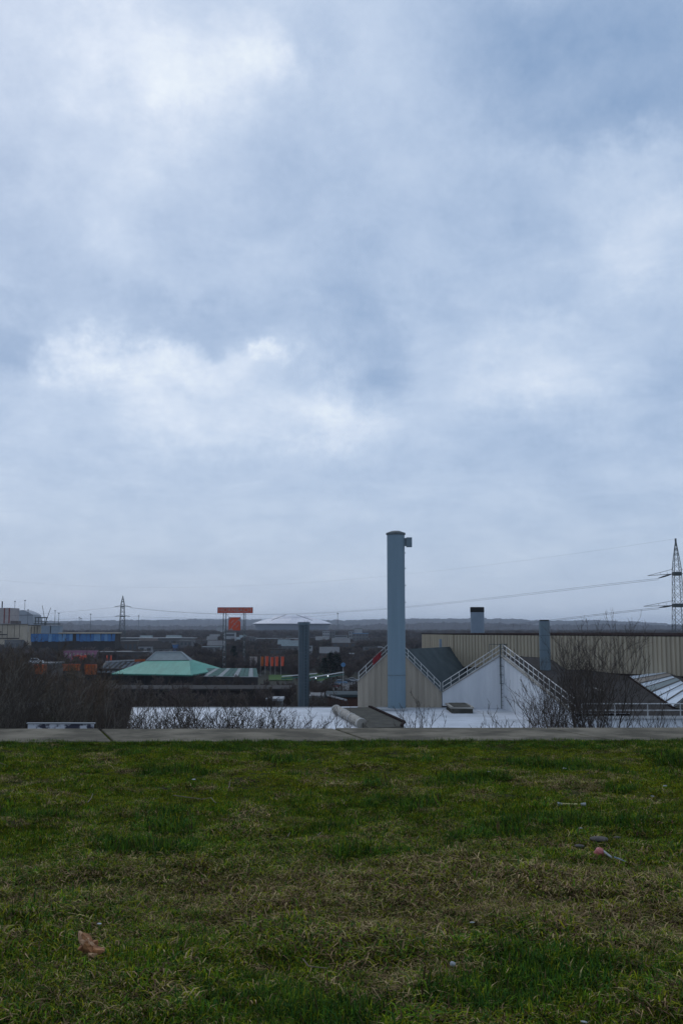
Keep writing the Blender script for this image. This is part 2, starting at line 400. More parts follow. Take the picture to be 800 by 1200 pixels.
# hills far off
def hill(name, label, y0, y1, prof, seed, up=2.2):
    n = 1500; m = MB(); vs = []
    lo, hi = prof[0][0], prof[-1][0]
    rows = 9
    for j in range(rows):
        t = j/(rows-1); env = math.sin(math.pi*min(1, t*1.0))**.8 if 0 < t < 1 else 0
        y = y0 + (y1-y0)*t
        for i in range(n):
            px = lo + (hi-lo)*i/(n-1); py = np.interp(px, [q[0] for q in prof], [q[1] for q in prof])
            ym = (y0+y1)/2; top = (HORIZ-py)/F*ym + 21 + ym*up/F
            x = (px-400)/F*y
            jag = 8*mnoise.noise(Vector((px*.09, j*.7, seed))) + 7*mnoise.noise(Vector((px*.42, j*.9, seed+4))) + 5*mnoise.noise(Vector((px*1.3, j, seed+7)))
            vs.append((x, y, -21 + (top + jag)*env))
    m.add(vs, [(j*n+i, j*n+i+1, (j+1)*n+i+1, (j+1)*n+i) for j in range(rows-1) for i in range(n-1)])
    return tag(m.build(name, M['hill']), kind='structure', label=label)
hill('hills', 'far blue-grey wooded ridge along the horizon', 6500, 9000, [(-600,731),(-100,729),(60,730),(150,729),(240,728),(320,728.5),(400,729),(450,728),(520,727),(575,727),(640,730),(700,729),(745,731),(790,734),(900,732),(1400,731)], 1)
hill('hills', 'lower wooded rise in front of the far ridge', 3600, 4800, [(-600,736),(0,735),(80,733),(150,736),(300,736),(420,735),(470,733),(560,732),(640,735),(720,734),(800,736),(1400,735)], 2)
def patch(name, label, pts, m, z=.05):
    mm = MB(); vs = []
    for p in pts: vs.append((p[0], p[1], gz(p[1])+.3+z))
    mm.add(vs, [tuple(range(len(vs)))]); return tag(mm.build(name, m), kind='structure', label=label)
def G(px, Y): return ((px-400)/F*Y, Y)
patch('grass_bank', 'olive grass bank behind the shed', [G(60,172), G(172,172), G(176,196), G(60,196)], M['bank'], .1)
patch('lawn', 'bright green lawn beside the dark conifer', [G(358,372), G(384,372), G(384,430), G(358,430)], M['lawn'], .1)
patch('lawn', 'green lawn strip below the orange flags', [G(316,378), G(345,378), G(343,420), G(316,420)], M['lawn'], .1)
patch('road', 'grey car park road beside the beige hall', [G(372,318), G(440,318), G(440,362), G(380,362)], M['asphalt'], .1)

# ------------------------------------------------------------------ factory in the foreground
YG = 108.0
Z = lambda py, Y: P(400, py, Y).z
X = lambda px, Y: (px-400)/F*Y
ZR = -8.45
# flat pale roof building
t = thing('flat_roof_building', 'low building with pale blue-white flat roof below the gables', 'building', (5, 95, gz(95)))
rp = [(-21.9, 107.3), (-16.6, 78.5), (50, 78.5), (50, 109.5), (-1, 109), (-1, 107.3)]
MB().prism([(x, y, gz(100)-1) for x, y in rp], (0, 0, ZR-.12-gz(100)+1)).build('wall', M['white_wall'], t)
MB().prism([(x, y, ZR-.11) for x, y in rp], (0, 0, .11)).build('roof', M['roof_white'], t)
m = MB()
for a, b in (((-21.9,107.3),(-1,107.3)), ((-21.9,107.3),(-16.6,78.5)), ((-16.6,78.5),(50,78.5))): m.beam((a[0],a[1],ZR+.04), (b[0],b[1],ZR+.04), .22, .09)
m.build('roof_edge', M['galv'], t)
for k in range(12):
    xx = -18 + 5.3*k
    m = MB(); m.box((xx, 80.5, ZR+.001), (xx+.07, 106.9, ZR+.022)); m.build('roof_seam', M['roof_white'], t)
# beige gable hall
YW = 107.8
vdir = Vector((5.9, 13, 0))
def gp(px, py, Y=YW): return P(px, py, Y)
apex = gp(463, 758); lft = gp(419, 799); rgt = gp(517, 811.5)
t = thing('beige_gable_hall', 'beige clad gable hall behind the tall pale chimney', 'building', (apex.x, YW, gz(108)))
zb = gz(108)
drop = Vector((0, 0, -.40)); back = Vector((0, .28, 0))
solid = [Vector((lft.x, YW, zb)), Vector((rgt.x, YW, zb)), rgt, apex, lft]
MB().prism(solid, (0, .3, 0)).build('gable_core', M['beige'], t)
m = MB(); f = (apex.x-lft.x)/(rgt.x-lft.x)
corr(m, (lft.x, YW-.02), (rgt.x, YW-.02), [(0, lft.z), (f, apex.z), (1, rgt.z)], zb, .62, .065)
m.build('wall', M['beige'], t)
l2, a2, r2 = lft+drop+back, apex+drop+back, rgt+drop+back
body = [Vector((l2.x, l2.y, zb)), Vector((r2.x, r2.y, zb)), r2, a2, l2]
MB().prism(body, vdir*1.5).build('body', M['roof_dark'], t)
for aa, bb in ((l2, a2), (a2, r2)):
    nrm = Vector((0,0,.09))
    MB().prism([aa, bb, bb+nrm, aa+nrm], vdir*1.5).build('roof', M['roof_dark'], t)
m = MB(); m.beam(lft+Vector((0,.1,.02)), apex+Vector((0,.1,.02)), .5, .08); m.beam(apex+Vector((0,.1,.02)), rgt+Vector((0,.1,.02)), .5, .08)
m.build('verge_trim', M['beam'], t)
railing('railing down both slopes of the beige gable', [lft+Vector((.1,.1,.05)), apex+Vector((0,.1,.05)), rgt+Vector((-.1,.1,.05))], .95, 1.0, .040)
# white gable hall
wa = P(587, 768, 107.0); w0 = P(517.5, 811.5, YW); w1 = P(673, 836, 80.0)
t = thing('white_gable_hall', 'white clad hall with stepped railings right of the beige gable', 'building', (wa.x, 105, gz(105)))
zb2 = ZR-.6
B1 = P(643, 771, 105.5); C1 = P(737, 836, 80)
f1 = [Vector((w0.x+.02, w0.y, zb2)), Vector((wa.x, wa.y, zb2)), wa, w0]
m = MB()
corr(m, (w0.x+.02, w0.y-.01), (wa.x, wa.y-.01), [(0, w0.z), (1, wa.z)], zb2, .9, .02)
corr(m, (wa.x, wa.y), (w1.x, w1.y), [(0, wa.z), (1, w1.z)], zb2, .9, .02)
m.add([w1, C1, (C1.x, C1.y, zb2), (w1.x, w1.y, zb2)], [(3, 2, 1, 0)])
m.build('wall', M['white_wall'], t)
wb = w0 + vdir*.55
r_ = [wa, w1, C1, B1]
MB().prism([p+Vector((0,0,-.02)) for p in r_], (0,0,-.25)).build('roof', M['roof_brown'], t)
m = MB(); m.add([wa, B1, (B1.x,B1.y,zb2), (wa.x,wa.y,zb2)], [(3,2,1,0)]); m.add([B1, C1, (C1.x,C1.y,zb2), (B1.x,B1.y,zb2)], [(3,2,1,0)]); m.build('rear_wall', M['roof_brown'], t)
MB().prism([w0+Vector((.02,.12,-.3)), wa+Vector((0,.12,-.3)), wa+vdir*1.2+Vector((0,0,-.3)), w0+vdir*1.2+Vector((0,0,-.3))], (0,0,-.2)).build('left_roof', M['roof_dark'], t)
m = MB(); m.beam(w0+Vector((0,.1,.02)), wa+Vector((0,.1,.02)), .4, .08); m.beam(wa+Vector((0,0,.02)), w1+Vector((0,0,.02)), .4, .10); m.build('verge_trim', M['beam'], t)
m = MB(); m.box((w0.x, w0.y-.09, ZR+.02), (wa.x, w0.y-.03, ZR+.16)); m.build('base_flashing', M['fascia'], t)
railing('railing climbing the left slope of the white gable', [w0+Vector((.1,.1,.05)), wa+Vector((-.1,.1,.05))], 1.0, 1.05, .042)
railing('railing running down the long right slope of the white hall', [wa+Vector((.15,0,.05)), w1+Vector((0,0,.05))], 1.1, 2.0, .042)
# caged ladder on the white gable
t = thing('caged_ladder', 'caged steel ladder up the white gable corner', 'ladder', (X(586.5,106.6), 106.6, ZR))
lx = X(586.5, 106.6); ly = 106.35; lt = Z(755, 106.4)
for s in (-.24, .24): MB().box((lx+s-.04, ly-.03, ZR), (lx+s+.04, ly+.03, lt)).build('stile', M['lattice'], t)
zc = ZR+.3
while zc < lt-.2: MB().box((lx-.24, ly-.015, zc), (lx+.24, ly+.015, zc+.03)).build('rung', M['lattice'], t); zc += .42
zc = ZR+2.6
while zc < lt:
    pts = [(lx+.42*math.sin(a), ly-.05-.42*(1-math.cos(a))*.9, zc) for a in [math.pi*(k/8)*2-math.pi for k in range(9)]]
    MB().tube([(lx-.36+.09*k, ly-.7*math.sin(math.pi*k/8), zc) for k in range(9)], .035, 4).build('cage_hoop', M['lattice'], t); zc += .9
for a in (-.34, 0, .34): MB().tube([(lx+a, ly-(.7 if a == 0 else .25), ZR+2.6), (lx+a, ly-(.7 if a == 0 else .25), lt)], .030, 4).build('cage_bar', M['lattice'], t)
m = MB(); m.box((lx-1.4, ly+.1, lt-.03), (lx+.5, ly+.15, lt+.03)); m.box((lx-1.4, ly+.1, lt-.9), (lx-1.35, ly+.15, lt)); m.build('hand_hoop', M['lattice'], t)

# brown valley roofs right of the white hall, and the parapet railing in front
t = thing('brown_roof_hall', 'low hall with dark brown felt roof behind the parapet railing', 'building', (28, 95, gz(95)))
def d2z(Y): return -4.95-(103-Y)*.0935
q = [Vector((X(735,80)-.6, 80, d2z(80))), Vector((42, 80, d2z(80))), Vector((42, 108, d2z(108))), Vector((21, 108, d2z(108)))]
MB().prism(q, (0,0,-.2)).build('roof', M['roof_brown'], t)
m = MB(); corr(m, (X(673,80), 79.9), (42, 79.9), [(0, d2z(80)-.02), (1, d2z(80)-.02)], ZR-.2, .9, .02); m.build('wall', M['white_wall'], t)
MB().box((X(673,80), 79.75, d2z(80)-.04), (42, 80.15, d2z(80)+.06)).build('parapet_cap', M['galv'], t)
railing('level railing along the parapet at the right', [(X(677,80), 79.95, d2z(80)+.06), (42, 79.95, d2z(80)+.06)], 1.06, 2.45, .045)
for px, py in ((655, 797), (682, 804)):
    q = P(px, py, 95); d = Vector((1.1, -1.0, -.35))
    MB().beam(q, q+d*1.4, .35, .35).build('roof_kerb', M['beam'], t)
# glazed roof light on the right
A_ = P(736, 792.5, 102.5); D_ = P(789, 828.5, 84.2); B_ = P(778, 787, 101); C_ = P(814, 808, 83.6)
t = thing('glazed_roof_light', 'ridged roof light with pale glass bands at far right', 'roof light', (32, 93, D_.z-.3))
n = 7
for k in range(n):
    a0, a1 = A_.lerp(D_, k/n), A_.lerp(D_, (k+1)/n-.004); b0, b1 = B_.lerp(C_, k/n), B_.lerp(C_, (k+1)/n-.004)
    up = Vector((0,0,.05 if k % 2 else .0))
    MB().prism([a0+up, a1+up, b1+up, b0+up], (0,0,-.06)).build('glass_panel', M['glazing'] if k % 2 == 0 else M['glazing_rust'] if k in (1,) else M['glass_grey'] if k == 3 else M['glazing'], t)
    MB().beam(a1+Vector((0,0,.07)), b1+Vector((0,0,.07)), .1, .1).build('glazing_bar', M['glazing_rust'], t)
dA = Vector((5.2, 2.5, 0))
m = MB(); m.prism([B_, C_, C_+dA+Vector((0,0,-1.2)), B_+dA+Vector((0,0,-1.2))], (0,0,-.08)); m.build('far_slope', M['roof_brown'], t)
m = MB(); m.prism([D_+Vector((.05,0,-.08)), C_+Vector((0,0,-.08)), C_+dA+Vector((0,0,-1.6)), D_+Vector((7.5,1,-.5))], (0,.2,0)); m.build('gable', M['beam'], t)
m = MB(); m.beam(A_+Vector((0,0,-.08)), D_+Vector((0,0,-.08)), .25, .2); m.build('kerb', M['fascia'], t)
# upper hall
ZT, ZBm = -.92, -4.82
K0 = (X(531,124), 124.0); K1 = (X(740,103), 103.0); dx, dy = K1[0]-K0[0], K1[1]-K0[1]; K2 = (K0[0]+dx*1.75, K0[1]+dy*1.75); K9 = (X(493.5,133), 133.0)
K3 = (K2[0]+30, K2[1]+22); K4 = (K9[0]+30, K9[1]+22)
t = thing('upper_hall', 'long beige ribbed hall rising behind the gables', 'building', ((K0[0]+K2[0])/2, 118, gz(118)))
cx_, cy_ = 34, 128
ins = lambda p: (p[0]+(cx_-p[0])*.012, p[1]+(cy_-p[1])*.012)
plan = [K9, K0, K2, K3, K4]
MB().prism([(*ins(p), gz(120)) for p in plan], (0,0,ZT-.05-gz(120))).build('body', M['roof_brown'], t)
m = MB(); corr(m, K9, K0, [(0,ZT),(1,ZT)], ZBm, .55, .13); m.build('end_wall', M['beige2'], t)
m = MB(); corr(m, K0, K2, [(0,ZT),(1,ZT)], ZBm, .52, .13); m.build('wall', M['beige2'], t)
MB().prism([(p[0]+(p[0]-cx_)*.004, p[1]+(p[1]-cy_)*.004, ZT) for p in plan], (0,0,.11)).build('roof', M['fascia'], t)
a = Vector((K0[0], K0[1], ZBm)); b = Vector((K2[0], K2[1], ZBm)); off = Vector((-.25,-.25,0))
MB().beam(a+off, b+off, .35, .18).build('base_flashing', M['fascia'], t)
q = Vector((K9[0]+(K0[0]-K9[0])*.62, K9[1]+(K0[1]-K9[1])*.62, 0))
MB().box((q.x-.28, q.y-.35, Z(770,127)), (q.x+.28, q.y+.3, Z(749,127))).build('louvre', M['steel_flue'], t)
MB().prism([(13.6,111.6,-9), (19.6,110.4,-9), (22.5,113,-9), (15.6,122.2,-9)], (0,0,4.12)).build('lower_roof', M['roof_dark'], t)
# ------------------------------------------------------------------ chimneys
def ring(mb, c, r, z, h, n=28): mb.lathe((c[0], c[1], 0), [(r*.98, z), (r, z), (r, z+h), (r*.98, z+h)], n)
c = (X(463.7, 104.5), 104.5); r0 = 10.4/F*104.5; zt = Z(627, 104.5)
t = thing('tall_chimney', 'tall pale blue steel chimney with a small box near its top', 'chimney', (c[0], c[1], ZR))
for a_, b_ in ((ZR, Z(791,104.5)-.03), (Z(791,104.5)+.03, Z(735,104.5)), (Z(735,104.5), Z(680,104.5)), (Z(680,104.5), zt)):
    MB().lathe((c[0], c[1], 0), [(r0, a_), (r0, a_+.02), (r0, b_-.024), (r0, b_-.004)], 40).build('shell_section', M['steel_pale'], t, True)
for a0_ in (): MB().box((c[0]+r0*math.cos(a0_)-.012, c[1]+r0*math.sin(a0_)-.012, ZR+.3), (c[0]+r0*math.cos(a0_)+.012, c[1]+r0*math.sin(a0_)+.012, zt-.1)).build('weld_seam', M['steel_mid'], t)
for y_ in (): m = MB(); ring(m, c, r0*1.012, Z(y_,104.5), .05, 40); m.build('weld_ring', M['steel_pale'], t)
m = MB(); ring(m, c, r0*1.035, Z(791,104.5)-.05, .1, 40); m.build('flange', M['steel_mid'], t)
m = MB(); m.lathe((c[0], c[1], 0), [(r0, zt-.02), (r0*1.10, zt+.02), (r0*1.10, zt+.22), (r0*.95, zt+.26), (r0*.5, zt+.42), (r0*.35, zt+.42)], 12); m.build('cap', M['cap'], t)
z0, z1 = Z(641,104.5), Z(630,104.5)
m = MB(); m.box((c[0]+r0*.8, c[1]-.16, z0+.1), (c[0]+r0+.2, c[1]+.16, z1-.05)); m.box((c[0]+r0+.17, c[1]-.35, z0), (c[0]+r0+.75, c[1]+.35, z1)); m.build('side_box', M['steel_mid'], t)
for zz_ in [Z(y_, 104.5) for y_ in (648, 666, 686, 706, 730, 752)]:
    MB().box((c[0]+r0*.9, c[1]-.05, zz_-.04), (c[0]+r0+.10, c[1]+.05, zz_+.04)).build('bracket', M['steel_mid'], t)
MB().box((c[0]-2.0, c[1]-1.5, ZR), (c[0]+r0+.1, c[1]+1.3, ZR+.22)).build('plinth', M['palehouse'], t)
c = (X(356.3, 116), 116.0); r0 = 6.4/F*116; zt = Z(729, 116)
t = thing('dark_chimney', 'dark blue-grey chimney at the far edge of the pale roof', 'chimney', (c[0], c[1], gz(116)))
for a_, b_ in ((gz(116), Z(800,116)), (Z(800,116), Z(765,116)), (Z(765,116), zt)):
    MB().lathe((c[0], c[1], 0), [(r0*1.02, a_), (r0*1.02, a_+.05), (r0, a_+.06), (r0, b_-.01)], 10).build('shell_section', M['steel_dark'], t)
m = MB(); m.lathe((c[0],c[1],0), [(r0, zt-.35), (r0*1.12, zt-.3), (r0*1.12, zt), (r0*.8, zt+.02)], 10); m.build('collar', M['steel_mid'], t)
for s in (-.16, .16): MB().box((c[0]+r0*.42+s-.02, c[1]-r0-.12, gz(116)), (c[0]+r0*.42+s+.02, c[1]-r0-.08, zt+.15)).build('ladder_stile', M['steel_mid'], t)
m = MB(); zc = -8
while zc < zt: m.box((c[0]+r0*.42-.16, c[1]-r0-.11, zc), (c[0]+r0*.42+.16, c[1]-r0-.09, zc+.03)); zc += .35
tag(m.build('rungs', M['steel_mid'], t), kind='stuff')
c = (X(558, 131), 131.0); r0 = 8.0/F*131; zt = Z(711.5, 131)
t = thing('banded_flue', 'short pale flue with black top band on the upper hall', 'chimney', (c[0], c[1], ZT+.2))
MB().lathe((c[0],c[1],0), [(r0, ZT+.2), (r0, ZT+.22), (r0, Z(717.5,131)-.02), (r0, Z(717.5,131))], 36).build('shell', M['steel_flue'], t, True)
MB().lathe((c[0],c[1],0), [(r0*1.02, Z(717.5,131)), (r0*1.02, zt), (r0*.9, zt), (r0*.9, zt-.5)], 36).build('top_band', M['dark'], t)
c = (X(635.8, 99), 99.0); r0 = 6.4/F*99; zt = Z(728, 99)
t = thing('open_flue', 'blue-grey open flue standing on the brown roof', 'chimney', (c[0], c[1], Z(790,99)))
m = MB(); m.lathe((c[0],c[1],0), [(r0, Z(794,99)), (r0, zt)], 14); m.build('shell', M['steel_mid'], t)
m = MB(); m.lathe((c[0],c[1],0), [(r0*.9, zt), (r0*.86, zt+.14), (r0*.7, zt+.14), (r0*.7, zt-.2)], 14); m.build('mouth', M['dark'], t)
for y_ in (745, 762, 776): m = MB(); ring(m, c, r0*1.03, Z(y_,99), .05, 14); m.build('flange', M['steel_dark'], t)
MB().box((c[0]-.75, c[1]-.9, Z(797,99)), (c[0]+1.0, c[1]+.8, Z(789,99))).build('base_frame', M['steel_flue'], t)
m = MB(); m.box((c[0]-.9, c[1]-1.3, Z(801,99)), (c[0]+3.4, c[1]+1.2, Z(796.5,99))); tag(m.build('roof_deck', M['fascia'], t), None)

# things on the pale roof
t = thing('sunken_roof', 'mossy brown low roof set into the pale roof', 'roof', (X(440,95), 95, ZR))
pl = [PZ(401, 828.5, ZR+.5), PZ(433, 828, ZR+.5), PZ(473, 846, ZR+.5), PZ(470, 853.5, ZR+.3), PZ(432, 855, ZR+.3)]
MB().prism([Vector((p.x, p.y, ZR)) for p in pl], (0,0,.45)).build('roof', M['roof_soil'], t)
m = MB(); m.beam(Vector((pl[1].x, pl[1].y, ZR+.5)), Vector((pl[2].x, pl[2].y, ZR+.5)), .28, .2); m.beam(Vector((pl[2].x, pl[2].y, ZR+.5)), Vector((pl[3].x, pl[3].y, ZR+.5)), .2, .2); m.build('edge_trim', M['fascia'], t)
a = PZ(393.5, 831, ZR+.35); b = PZ(424, 848.5, ZR+.35)
t = thing('roof_duct', 'pale beige round duct along the brown roof edge', 'duct', (a.x, a.y, ZR))
MB().tube([a, a.lerp(b,.5), b], .44, 14).build('duct', M['beam'], t, False)
m = MB()
for f in (.02, .34, .66, .97): q = a.lerp(b, f); m = MB(); m.tube([q, q+(b-a).normalized()*.14], .47, 14); m.build('band', M['galv'], t)
v0 = PZ(528, 836, ZR); v1 = PZ(555, 836, ZR)
t = thing('roof_vent', 'low beige roof hatch on the pale roof', 'roof hatch', ((v0.x+v1.x)/2, v0.y+1.5, ZR))
m = MB(); m.box((v0.x+.1, v0.y, ZR), (v1.x-.1, v0.y+5.4, ZR+.42)); m.build('kerb', M['roof_soil'], t)
m = MB(); m.box((v0.x, v0.y-.1, ZR+.44), (v1.x, v0.y+5.5, ZR+.62)); lid_ = m.build('lid', M['beam'], t)
m = MB(); m.box((v0.x+.3, v0.y+.2, ZR+.62), (v1.x-.3, v0.y+5.0, ZR+.68)); m.build('lid_panel', M['roof_soil'], lid_)
# red cloth and a lamp on the beige gable railing
f = .42; q = lft.lerp(apex, .40); q2 = lft.lerp(apex, .62)
m = MB(); n = 8; vs = []
for k in range(n+1):
    p = q.lerp(q2, k/n)
    for j in range(4): vs.append((p.x, p.y-.02+.05*math.sin(k*1.9+j), p.z+.98-.24*j+.02*math.sin(k*2.7)))
m.add(vs, [(k*4+j, (k+1)*4+j, (k+1)*4+j+1, k*4+j+1) for k in range(n) for j in range(3)])
o = m.build('red_cloth', M['redcloth']); tag(o, 'red cloth tied to the railing left of the tall chimney', 'cloth')
so = o.modifiers.new('s', 'SOLIDIFY'); so.thickness = .01
q = P(452, 766, YW+.2); t = thing('floodlight', 'small pale floodlight above the beige gable railing', 'lamp', q)
m = MB(); m.tube([q, P(451, 759.5, YW), P(446.5, 758.5, YW-.2)], .03, 5); m.build('arm', M['galv'], t)
q = P(446, 758.3, YW-.2); m = MB(); m.box((q.x-.32, q.y-.2, q.z-.05), (q.x+.15, q.y+.2, q.z+.06)); m.build('head', M['palehouse'], t)
# white container and dark shed at far left
a = P(33, 848.3, 26); b = P(110, 848.3, 26)
t = thing('white_board', 'low white board daubed with dark graffiti behind the slabs at lower left', 'board', ((a.x+b.x)/2, 26, gz(26)))
MB().box((a.x, 26, a.z-.9), (b.x, 26.06, a.z)).build('panel', M['graffiti'], t)
MB().box((a.x-.03, 25.98, a.z), (b.x+.03, 26.08, a.z+.03)).build('capping', M['palehouse'], t)
for f in (.05, .5, .95): MB().box((a.x+(b.x-a.x)*f-.04, 26.07, gz(26)-.2), (a.x+(b.x-a.x)*f+.04, 26.15, a.z-.02)).build('post', M['brown_wall'], t)
a = P(-30, 831, 70); b = P(26, 831, 70)
t = thing('dark_shed', 'dark flat roofed shed behind the leftmost trees', 'shed', ((a.x+b.x)/2, 71, gz(70)))
MB().box((a.x, 70, gz(70)-.5), (b.x, 74, a.z)).build('wall', M['brown_wall'], t)
MB().box((a.x-.2, 69.8, a.z), (b.x+.2, 74.2, a.z+.14)).build('roof', M['greywall'], t)
q = P(7, 843, 70); MB().box((q.x-.3, 69.92, q.z-1), (q.x+.4, 69.98, q.z+.35)).build('door', M['greywall'], t)

# ------------------------------------------------------------------ middle distance
def base(Y): return gz(Y)
def block(name, label, x0, x1, ytop, Y, dep, m_, floors=0, cols=0, group=None, cat='building', roofm=None, wm=None, gab=False, turn=0):
    a, b = X(x0, Y), X(x1, Y); zt = Z(ytop, Y); z0 = base(Y)-.5; cx = (a+b)/2
    t = thing(name, label, cat, (cx, Y, z0), group)
    MB().box((a, Y, z0), (b, Y+dep, zt)).build('wall', m_, t)
    ov = .02*(b-a)+.15
    if gab:
        h = min(3.5, dep*.35)
        MB().prism([(a-ov, Y-ov, zt), (a-ov, Y+dep+ov, zt), (a-ov, Y+dep/2, zt+h)], (b-a+2*ov, 0, 0)).build('roof', roofm or M['roof_brown'], t)
    else: MB().box((a-ov, Y-ov, zt), (b+ov, Y+dep+ov, zt+.4)).build('roof', roofm or M['greywall'], t)
    if floors:
        H = (zt-z0-.5); fh = H/max(floors, 1)
        for f in range(floors):
            zf = zt - (f+1)*fh + fh*.32
            if cols <= 1: MB().box((a+.04*(b-a), Y-.06, zf), (b-.04*(b-a), Y-.02, zf+fh*.42)).build('window_band', wm or M['window'], t)
            else:
                for k in range(cols):
                    u0 = a+(b-a)*(k+.22)/cols; u1 = a+(b-a)*(k+.78)/cols
                    MB().box((u0, Y-.06, zf), (u1, Y-.02, zf+fh*.45)).build('window', wm or M['window'], t)
    return t
# long dark goods shed by the tracks
t = block('goods_shed', 'long dark brown goods shed beyond the bank', 118, 335, 809, 222, 12, M['brown_wall'], roofm=M['roof_brown'])
for k in range(16):
    xx = X(124, 222)+k*2.55; MB().box((xx, 221.86, gz(222)), (xx+.18, 221.95, Z(810.5,222))).build('pilaster', M['fascia'], t)
m = MB(); q = P(147, 806.5, 228); q1 = P(181, 805, 228); m.beam(q, q1, .3, .35); m.build('gutter_strip', M['greywall'], t)
t = block('brick_outbuilding', 'low brown brick outbuilding left of the beige gable', 383.5, 425, 817, 150, 8, M['brick'], roofm=M['roof_dark'])
q = P(383, 814.8, 150); q1 = P(406, 820.5, 140)
MB().beam(q, q1, .2, .2).build('parapet_cap', M['palehouse'], t)
block('grey_low_shed', 'grey low shed behind the dark chimney', 364, 378, 818, 170, 8, M['greywall'], cat='shed')
block('pale_hut', 'small pale hut left of the dark chimney base', 314, 331, 821.5, 165, 5, M['greywall'], cat='shed', roofm=M['palehouse'])
# green roofed pavilion
ze = Z(788.5, 330); zk = Z(775, 343)
t = thing('green_roof_pavilion', 'broad pavilion with green hipped roof and grey glass lantern', 'building', (X(190,345), 345, gz(345)))
e0, e1, e2, e3 = PZ(131, 789.2, ze), PZ(224, 790.8, ze), PZ(262, 783.8, ze), PZ(156, 783, ze)
zk = Z(774.6, 341); k0, k1 = P(171, 774.6, 341), P(222, 774.0, 341); k2, k3 = Vector((k1.x-.5, 353, zk)), Vector((k0.x+1, 353, zk))
zt = Z(763.8, 347); g0, g1 = P(183, 764, 346), P(212, 764, 346); g2, g3 = g1+Vector((0,3.5,0)), g0+Vector((0,3.5,0))
for q in ((e0,e1,k1,k0), (e1,e2,k2,k1), (e2,e3,k3,k2), (e3,e0,k0,k3)):
    MB().prism(list(q), (0,0,-.25)).build('roof_slope', M['teal'], t)
for q in ((k0,k1,g1,g0), (k1,k2,g2,g1), (k2,k3,g3,g2), (k3,k0,g0,g3)):
    MB().prism(list(q), (0,0,-.15)).build('lantern_pane', M['glass_grey'], t)
MB().prism([g0,g1,g2,g3], (0,0,.2)).build('lantern_cap', M['greywall'], t)
for a, b in ((k0,g0),(k1,g1),(g0,g1),(k0,k1)): MB().beam(a+Vector((0,0,.12)), b+Vector((0,0,.12)), .2, .16).build('lantern_bar', M['palehouse'] if a is not k0 or b is not k1 else M['greywall'], t)
mid = (e0+e1+e2+e3)/4
wl = [Vector((p.x+(mid.x-p.x)*.12, p.y+(mid.y-p.y)*.12, 0)) for p in (e0,e1,e2,e3)]
MB().prism([Vector((p.x,p.y,gz(345)-.5)) for p in wl], (0,0,ze-gz(345)+.2)).build('wall', M['brown_wall'], t)
for a, b in ((e0,e1),(e1,e2)): MB().beam(a+Vector((0,-.1,-.35)), b+Vector((0,-.1,-.35)), .15, .3).build('eaves_trim', M['teal_dark'], t)
for k in range(9):
    a = wl[0].lerp(wl[1], (k+.5)/9); MB().box((a.x-.12, a.y-.25, gz(330)), (a.x+.12, a.y-.05, ze-.3)).build('post', M['dark'], t)
# striped greenhouse to its right
t = thing('greenhouse', 'low greenhouse with pale green striped roof beside the pavilion', 'greenhouse', (X(260,340), 342, gz(342)))
s0, s1 = P(219, 792, 332), P(303, 793.0, 332); s2, s3 = P(301, 783, 345), P(240, 783, 345)
n = 14
for k in range(n):
    a0, a1 = s0.lerp(s1, k/n), s0.lerp(s1, (k+.93)/n); b0, b1 = s3.lerp(s2, k/n), s3.lerp(s2, (k+.93)/n)
    MB().prism([a0,a1,b1,b0], (0,0,-.12)).build('roof_pane', M['green_glass'] if k % 3 else M['glass_grey'], t)
MB().prism([Vector((p.x+.2*(1 if p.x<X(260,340) else -1),p.y+.2,gz(340))) for p in (s0,s1,s2,s3)], (0,0,s0.z-gz(340)-.35)).build('wall', M['brown_wall'], t)
MB().beam(s0+Vector((0,0,-.1)), s1+Vector((0,0,-.1)), .22, .22).build('gutter', M['palehouse'], t)
# striped roofs left of the pavilion
t = thing('striped_roof_hall', 'hall with a row of slanted grey roof panels left of the pavilion', 'building', (X(146,395), 396, gz(395)))
a, b = P(122, 788, 385), P(170, 776, 398)
MB().box((X(122,390), 386, gz(390)-.5), (X(168,390), 400, Z(783,390))).build('wall', M['brown_wall'], t)
for k in range(8):
    x0 = X(122+5.7*k, 392); zz0 = Z(784, 390)
    MB().prism([(x0, 384, zz0-1.2), (x0+1.05, 384, zz0-1.2), (x0+2.4, 398, zz0+2.4), (x0+1.35, 398, zz0+2.4)], (0,0,.15)).build('roof_panel', M['slant'], t)
MB().prism([(X(122,392), 384.5, Z(788,390)), (X(168,392), 384.5, Z(788,390)), (X(172,398), 398.5, Z(776,398)), (X(126,398), 398.5, Z(776,398))], (0,0,-.2)).build('roof', M['dark'], t)
MB().beam(P(124, 775.3, 399), P(158, 773.6, 399), .4, .5).build('ridge_cap', M['palehouse'], t)
MB().beam(P(158, 774.2, 399), P(170, 773.6, 399), .5, .8).build('orange_end_cap', M['orange2'], t)
# store pylon sign
YS = 440.0
t = thing('store_pylon_sign', 'tall store sign with orange name board over an orange square', 'sign', (X(276,YS), YS, gz(YS)))
xl, xr = X(256,YS), X(296.5,YS); za, zbb = Z(718.2,YS), Z(712,YS)
MB().box((xl-.15, YS-.35, za-.15), (xr+.15, YS+.35, zbb+.15)).build('name_board_frame', M['steel_flue'], t)
MB().box((xl+.05, YS-.42, za+.03), (xr-.05, YS-.36, zbb-.03)); nb_ = MB().box((xl+.05, YS-.42, za+.03), (xr-.05, YS-.36, zbb-.03)).build('name_board', M['orange'], t)
tx = D.curves.new('txt', 'FONT'); tx.body = 'HORNBACH'; tx.size = 2.35; tx.extrude = .03; tx.offset = .03; tx.align_x = 'CENTER'; tx.align_y = 'CENTER'; tx.space_character = 1.08
to = D.objects.new('txt', tx); C.objects.link(to); bpy.context.view_layer.update()
